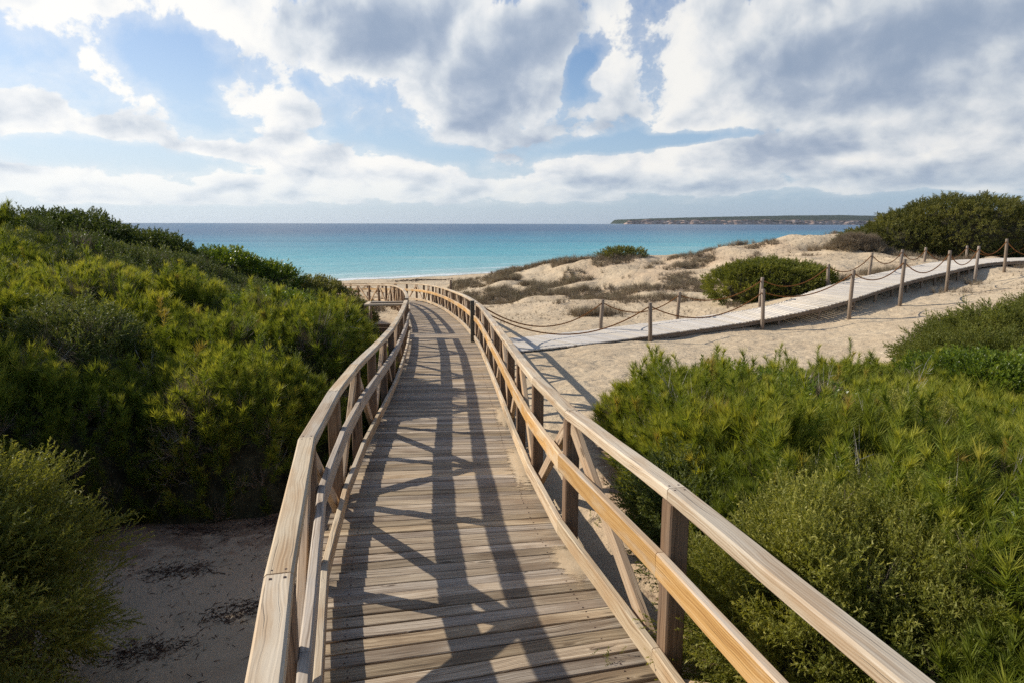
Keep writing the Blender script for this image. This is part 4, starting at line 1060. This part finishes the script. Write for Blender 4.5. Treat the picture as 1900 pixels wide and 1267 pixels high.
# right
bush('juniper_bush', [((1.55, 3.0, -2.04), (0.55, 0.66, 0.48)), ((2.0, 3.6, -1.95), (.36, .42, .32))], 2600, 'feather', M['juniper_bright'], 'feathery juniper below the near right top rail', tint=(.1, 1.0), lump_amp=.42, lumps=40, up=.3)
bush('juniper_bush', [((1.32, 4.6, -2.2), (0.36, 0.75, 0.40))], 1200, 'juniper', M['juniper'], 'dark low juniper against the right railing posts', lump_amp=.3, lumps=24)
bush('juniper_bush', [((2.95, 2.3, -1.85), (0.6, 0.6, 0.46))], 1900, 'feather', M['juniper_bright'], 'feathery juniper in the bottom right corner', lump_amp=.3, lumps=36)
bush('mastic_bush', [((6.4, 9.0, -2.28), (1.2, 0.9, 0.42))], 3000, 'mastic', M['mastic'], 'glossy yellow-green bush at the far right top of the right thicket', scale=1.1, lumps=36)
bush('juniper_bush', [((9.7, 12.2, -2.25), (2.0, 1.2, 0.66)), ((12.1, 13.0, -2.0), (2.3, 1.4, 0.84)), ((7.8, 11.2, -2.42), (1.1, 0.8, 0.42)), ((13.8, 12.0, -1.8), (2.2, 1.6, 0.9)), ((8.7, 12.4, -2.4), (1.3, 1.0, 0.5))], 9800, 'juniper', M['juniper_bright'], 'spreading olive green juniper at the right edge in front of the pale walkway', scale=1.35, lumps=110, lump_amp=.22, tint=(0, .5))
# behind the side walk
bush('juniper_bush', [((9.5, 25.0, -2.32), (2.35, 1.6, 0.90))], 3800, 'juniper_far', M['juniper_bright'], 'rounded bright green bush beside the pale walkway', scale=1.0, lumps=120, lump_amp=.14, tint=(0, .75), up=.5)
bush('juniper_bush', [((24.2, 37.0, -0.75), (4.6, 3.4, 2.12)), ((20.9, 36.8, -0.95), (2.7, 2.3, 1.25)), ((18.9, 36.8, -1.0), (1.5, 1.4, 0.6)), ((29, 37.5, -.9), (3.5, 3, 1.8))], 15000, 'juniper_far', M['juniper_olive'], 'large domed dark olive bush on the dune against the sky at upper right', scale=1.25, lumps=200, lump_amp=.15, tint=(0, 1.0), up=.2)
bush('dune_shrub', [((6.7, 41.0, -2.15), (1.45, 1.0, 0.62))], 900, 'mastic_far', M['juniper_olive'], 'loose dark shrub with spindly twigs on the dune ridge against the sea', scale=1.3, lumps=20, lump_amp=.35, hollow=True)
bush('dry_shrub', [((17.2, 34.4, -1.45), (1.25, 0.9, 0.80))], 1500, 'dry', M['dry'], 'grey-brown leafless shrub at the foot of the large domed bush', scale=1.3, lumps=20, hollow=True, up=.6)

# --- dune scrub and dry grass, ground cover
def scrub():
    n = 26000; X = -4 + 26 * rng.random(n); Y = 23 + 24 * rng.random(n)
    m = vnoise(X, Y, 2.2, 21) * .7 + vnoise(X, Y, .8, 22) * .3
    ridge = (Y > 30) & (X < 5.5 + (Y - 36) * .2) & (X > -1.5)
    ok = (m > 0.605) | (ridge & (m > 0.47) & (X < 3.5)); ok &= ~((X > 14.0) & (Y > 37.5) & (m < .62))
    ok &= (np.hypot((X - 9.5) / 2.5, (Y - 25) / 2) > 1)
    ok &= (edge_dist_path(X, Y) > 1.3) & ~((X < -1.2) & (Y < 33))
    X, Y, ridge = X[ok], Y[ok], ridge[ok]; Z = ground_z(X, Y)
    ax = unit(np.array([0, 0, 1.0]) + rng.normal(0, .3, (len(X), 3))); s = np.where(ridge, 1.5, 0.8 + .7 * np.clip((m[ok] - .58) * 5, 0, 1)) * (0.6 + .6 * rng.random(len(X)))
    t = rng.random(len(X)) * .8
    n2 = 5000; X2 = -3 + 25 * rng.random(n2); Y2 = 22 + 24 * rng.random(n2); k2 = (vnoise(X2, Y2, 1.1, 33) > .45) & (edge_dist_path(X2, Y2) > 1.25) & ~((X2 < -1.2) & (Y2 < 33)) & (np.hypot((X2 - 9.5) / 2.5, (Y2 - 25) / 2) > 1)
    X2, Y2 = X2[k2], Y2[k2]; X = np.concatenate([X, X2]); Y = np.concatenate([Y, Y2]); Z = ground_z(X, Y); ax = unit(np.array([0, 0, 1.0]) + rng.normal(0, .35, (len(X), 3)))
    s = np.concatenate([s, .22 + .3 * rng.random(len(X2))]); t = np.concatenate([t, rng.random(len(X2)) * .7])
    g = rng.random(len(X)) < .5
    thicket('dune_scrub', [(np.stack([X, Y, Z], 1)[g], ax[g], s[g], t[g], PROTO['scrub']), (np.stack([X, Y, Z], 1)[~g], ax[~g], s[~g], t[~g], PROTO['dry'])], 'low grey and brown scrub dotted over the dunes', 'scrub')
def edge_dist_path(X, Y):
    d = np.full(X.shape, 1e9)
    for P_ in (MAIN.c[::8], SIDE.c[::8]):
        for p in P_: d = np.minimum(d, np.hypot(X - p[0], Y - p[1]))
    return d
scrub()
def beach_grass():
    pos = []
    for (cx, cy, rx, ry, k) in [(-8.2, 33.5, 1.6, 1.5, 260), (-9.6, 36, 2.5, 1.4, 200), (-6.7, 31.0, .8, 1.6, 120), (17.5, 36, 2.5, 1, 160), (19.8, 33.2, 1.4, .7, 120), (13.5, 42, 1.2, .6, 70), (2.9, 24.0, .8, .6, 150)]:
        a = rng.normal(size=(k, 2)) * [rx * .5, ry * .5] + [cx, cy]; pos.append(a)
    P = np.concatenate(pos); Z = ground_z(P[:, 0], P[:, 1]); ax = unit(np.array([0, 0, 1.0]) + rng.normal(0, .35, (len(P), 3)))
    thicket('dry_grass', [(np.column_stack([P, Z]), ax, 1.0 + .8 * rng.random(len(P)), rng.random(len(P)) * .9, PROTO['dry'])], 'tufts of dry brown beach grass', 'grass')
beach_grass()

# --- small stuff
def litter():
    """strands of dead leaves and weed lying on the shaded sand"""
    n = 3600; c = np.array([(-2.6, 3.1), (-2.25, 3.4), (-2.5, 4.2), (-2.0, 4.6), (-2.8, 5.3), (-1.9, 5.9), (-2.3, 6.3), (-3.0, 6.1), (-2.1, 2.7), (-2.9, 2.6)]); k = rng.integers(0, len(c), n)
    P = c[k] + rng.normal(size=(n, 2)) * [.17, .075] + (rng.random((n, 1)) < .2) * rng.normal(size=(n, 2)) * .5
    Z = ground_z(P[:, 0], P[:, 1]) + .006; d = unit(np.column_stack([rng.normal(size=(n, 2)) + [.8, .5], rng.normal(0, .12, n)]))
    V, T = tri_blades(np.column_stack([P, Z]), d, .02 + .07 * rng.random(n), np.full(n, .009), np.zeros(n), np.ones(n))
    o = soup('plant_litter', V, T, rng.random(n), M['litter']); tag(o, 'dark dead plant litter strewn on the shaded sand', 'litter', kind='stuff')
litter()
def seaweed():
    n = 420; X = np.concatenate([rng.normal(-8.6, .8, n // 2), rng.normal(-6.4, .9, n // 2)]); Y = 57.5 + 0.35 * (X + 8) + rng.normal(0, .5, n) ; Z = ground_z(X, Y) + .03
    d = unit(np.column_stack([rng.normal(size=(n, 2)), np.abs(rng.normal(0, .1, n))])); V, T = tri_blades(np.column_stack([X, Y, Z]), d, .12 + .15 * rng.random(n), np.full(n, .06), np.zeros(n), np.ones(n))
    o = soup('seaweed', V, T, rng.random(n), M['litter']); tag(o, 'dark line of seaweed washed up on the beach', 'seaweed', kind='stuff')
seaweed()
def weeds():
    spots = [(.95, 3.9), (.85, 4.35), (1.0, 4.9), (.72, 5.0), (.62, 3.55), (.25, 6.35), (.2, 7.2), (.55, 3.1), (-1.75, 3.3), (-1.65, 3.45), (1.1, 6.4), (.9, 7.4)]
    pos = []
    for (x, y) in spots:
        a = rng.normal(size=(9, 2)) * .07 + [x, y]; pos.append(a)
    P = np.concatenate(pos); Z = ground_z(P[:, 0], P[:, 1])
    on = np.abs(P[:, 0] - np.interp(P[:, 1], MAIN.c[:, 1], MAIN.c[:, 0])) < .74; Z = np.where(on, np.interp(P[:, 1], MAIN.c[:, 1], MAIN.c[:, 2]) + .005, Z)
    ax = unit(np.array([0, 0, .8]) + rng.normal(0, .6, (len(P), 3)))
    o = scatter_mesh('weeds', SPR['mastic'], np.column_stack([P, Z]), ax, .22 + .22 * rng.random(len(P)), rng.random(len(P)) * .6, M['juniper_bright'])
    tag(o, 'tiny green weeds sprouting along the right edge of the boards', 'weeds', kind='stuff')
weeds()
def sand_drift(u, o, rx, ry, h, label):
    p, t, r = MAIN.frame(u); c = Vector(p) + r * o; V = []; F = []; nr, na = 9, 40; sd = random.random() * 50
    for i in range(nr + 1):
        for k in range(na):
            a = 2 * math.pi * k / na; q = i / nr; rr = q * (1 + .35 * mnoise.noise(Vector((math.cos(a) * 1.6, math.sin(a) * 1.6, sd))) + .12 * mnoise.noise(Vector((math.cos(a) * 6, math.sin(a) * 6, sd))))
            x = rr * rx * math.cos(a); y = rr * ry * math.sin(a); pt = c + r * x + t * y
            dz = h * .6 * (1 - q ** 1.3) * (1 + .3 * mnoise.noise(Vector((x * 3, y * 3, sd)))) + .004
            # follow the deck's fall
            V.append((pt.x, pt.y, p[2] + (MAIN.at(u + y)[2] - p[2]) + dz))
    for i in range(nr):
        for k in range(na): F.append((i * na + k, i * na + (k + 1) % na, (i + 1) * na + (k + 1) % na, (i + 1) * na + k))
    me = bpy.data.meshes.new('sand_drift'); me.from_pydata(V, [], F)
    for pl in me.polygons: pl.use_smooth = True
    a_ = me.attributes.new('edge', 'FLOAT', 'POINT'); a_.data.foreach_set('value', np.repeat(1 - np.arange(nr + 1) / nr, na).astype(np.float32))
    o_ = link('sand_drift', me, None, M['drift']); tag(o_, label, 'sand', kind='stuff')
sand_drift(sy(6.2), .74, .17, 1.0, .016, 'longest drift of sand lying along the right kerb of the boards')
sand_drift(sy(8.4), .74, .13, .9, .012, 'second drift of sand along the right kerb, beyond the longest one')
sand_drift(sy(4.0), .76, .17, .45, .010, 'drift of sand on the boards beside the kerb at the kinked right post')

def dead_branch(x, y, z, h, label, sd):
    random.seed(sd); root = empty('dead_branch', (x, y, z), label, 'branch')
    def stick(nm, a, d, L, r, depth):
        pts = [a]; dd = d.copy()
        for k in range(5): dd = (dd + Vector((random.uniform(-.16, .16), random.uniform(-.16, .16), random.uniform(-.05, .1)))).normalized(); pts.append(pts[-1] + dd * L / 5)
        tube_mesh(nm, pts, [r * (1 - .15 * i) for i in range(6)], 5, M['deadwood'], root)
        if depth:
            for k in range(3 if depth == 2 else 2):
                q = pts[random.randint(2, 4)]; nd = (dd + Vector((random.uniform(-.5, .5), random.uniform(-.5, .5), random.uniform(0.1, .4)))).normalized(); stick('twig', q, nd, L * .45, r * .5, depth - 1)
    stick('stem', Vector((x, y, z)), Vector((random.uniform(-.2, .2), -.1, 1)).normalized(), h, .006, 2)
dead_branch(3.05, 5.2, -1.75, .62, 'bare pale forked twig standing out of the right thicket', 3)
dead_branch(2.85, 5.35, -1.75, .50, 'thin bare pale stick beside the forked twig', 8)
dead_branch(-4.2, 7.6, -2.3, .75, 'bare grey stick in the lower left thicket', 6)

tag(tube_mesh('wooden_post', [(-3.3, 36.6, -4.4), (-3.3, 36.6, -3.6), (-3.29, 36.6, -2.98)], [.06, .058, .055], 8, M['post']), 'lone short post behind the far right railing', 'post')

# ------------------------------------------------------------------ air over the sea
def haze():
    B = 19000.0; me = bpy.data.meshes.new('haze'); v = [(x, y, z) for z in (-12.0, 110.0) for y in (-B, B) for x in (-B, B)]
    me.from_pydata(v, [], [(0, 2, 3, 1), (4, 5, 7, 6), (0, 1, 5, 4), (2, 6, 7, 3), (0, 4, 6, 2), (1, 3, 7, 5)])
    m = bpy.data.materials.new('haze'); m.use_nodes = True; N = NT(m.node_tree); N.n.clear(); out = N.node('ShaderNodeOutputMaterial'); p = N.node('ShaderNodeVolumePrincipled')
    p.inputs['Color'].default_value = (0.86, 0.92, 1.0, 1); p.inputs['Density'].default_value = 1.7e-5; p.inputs['Anisotropy'].default_value = 0.2; N.l.new(p.outputs[0], out.inputs['Volume'])
    o = link('haze', me, None, m); tag(o, 'thin sea air', kind='stuff')
haze()
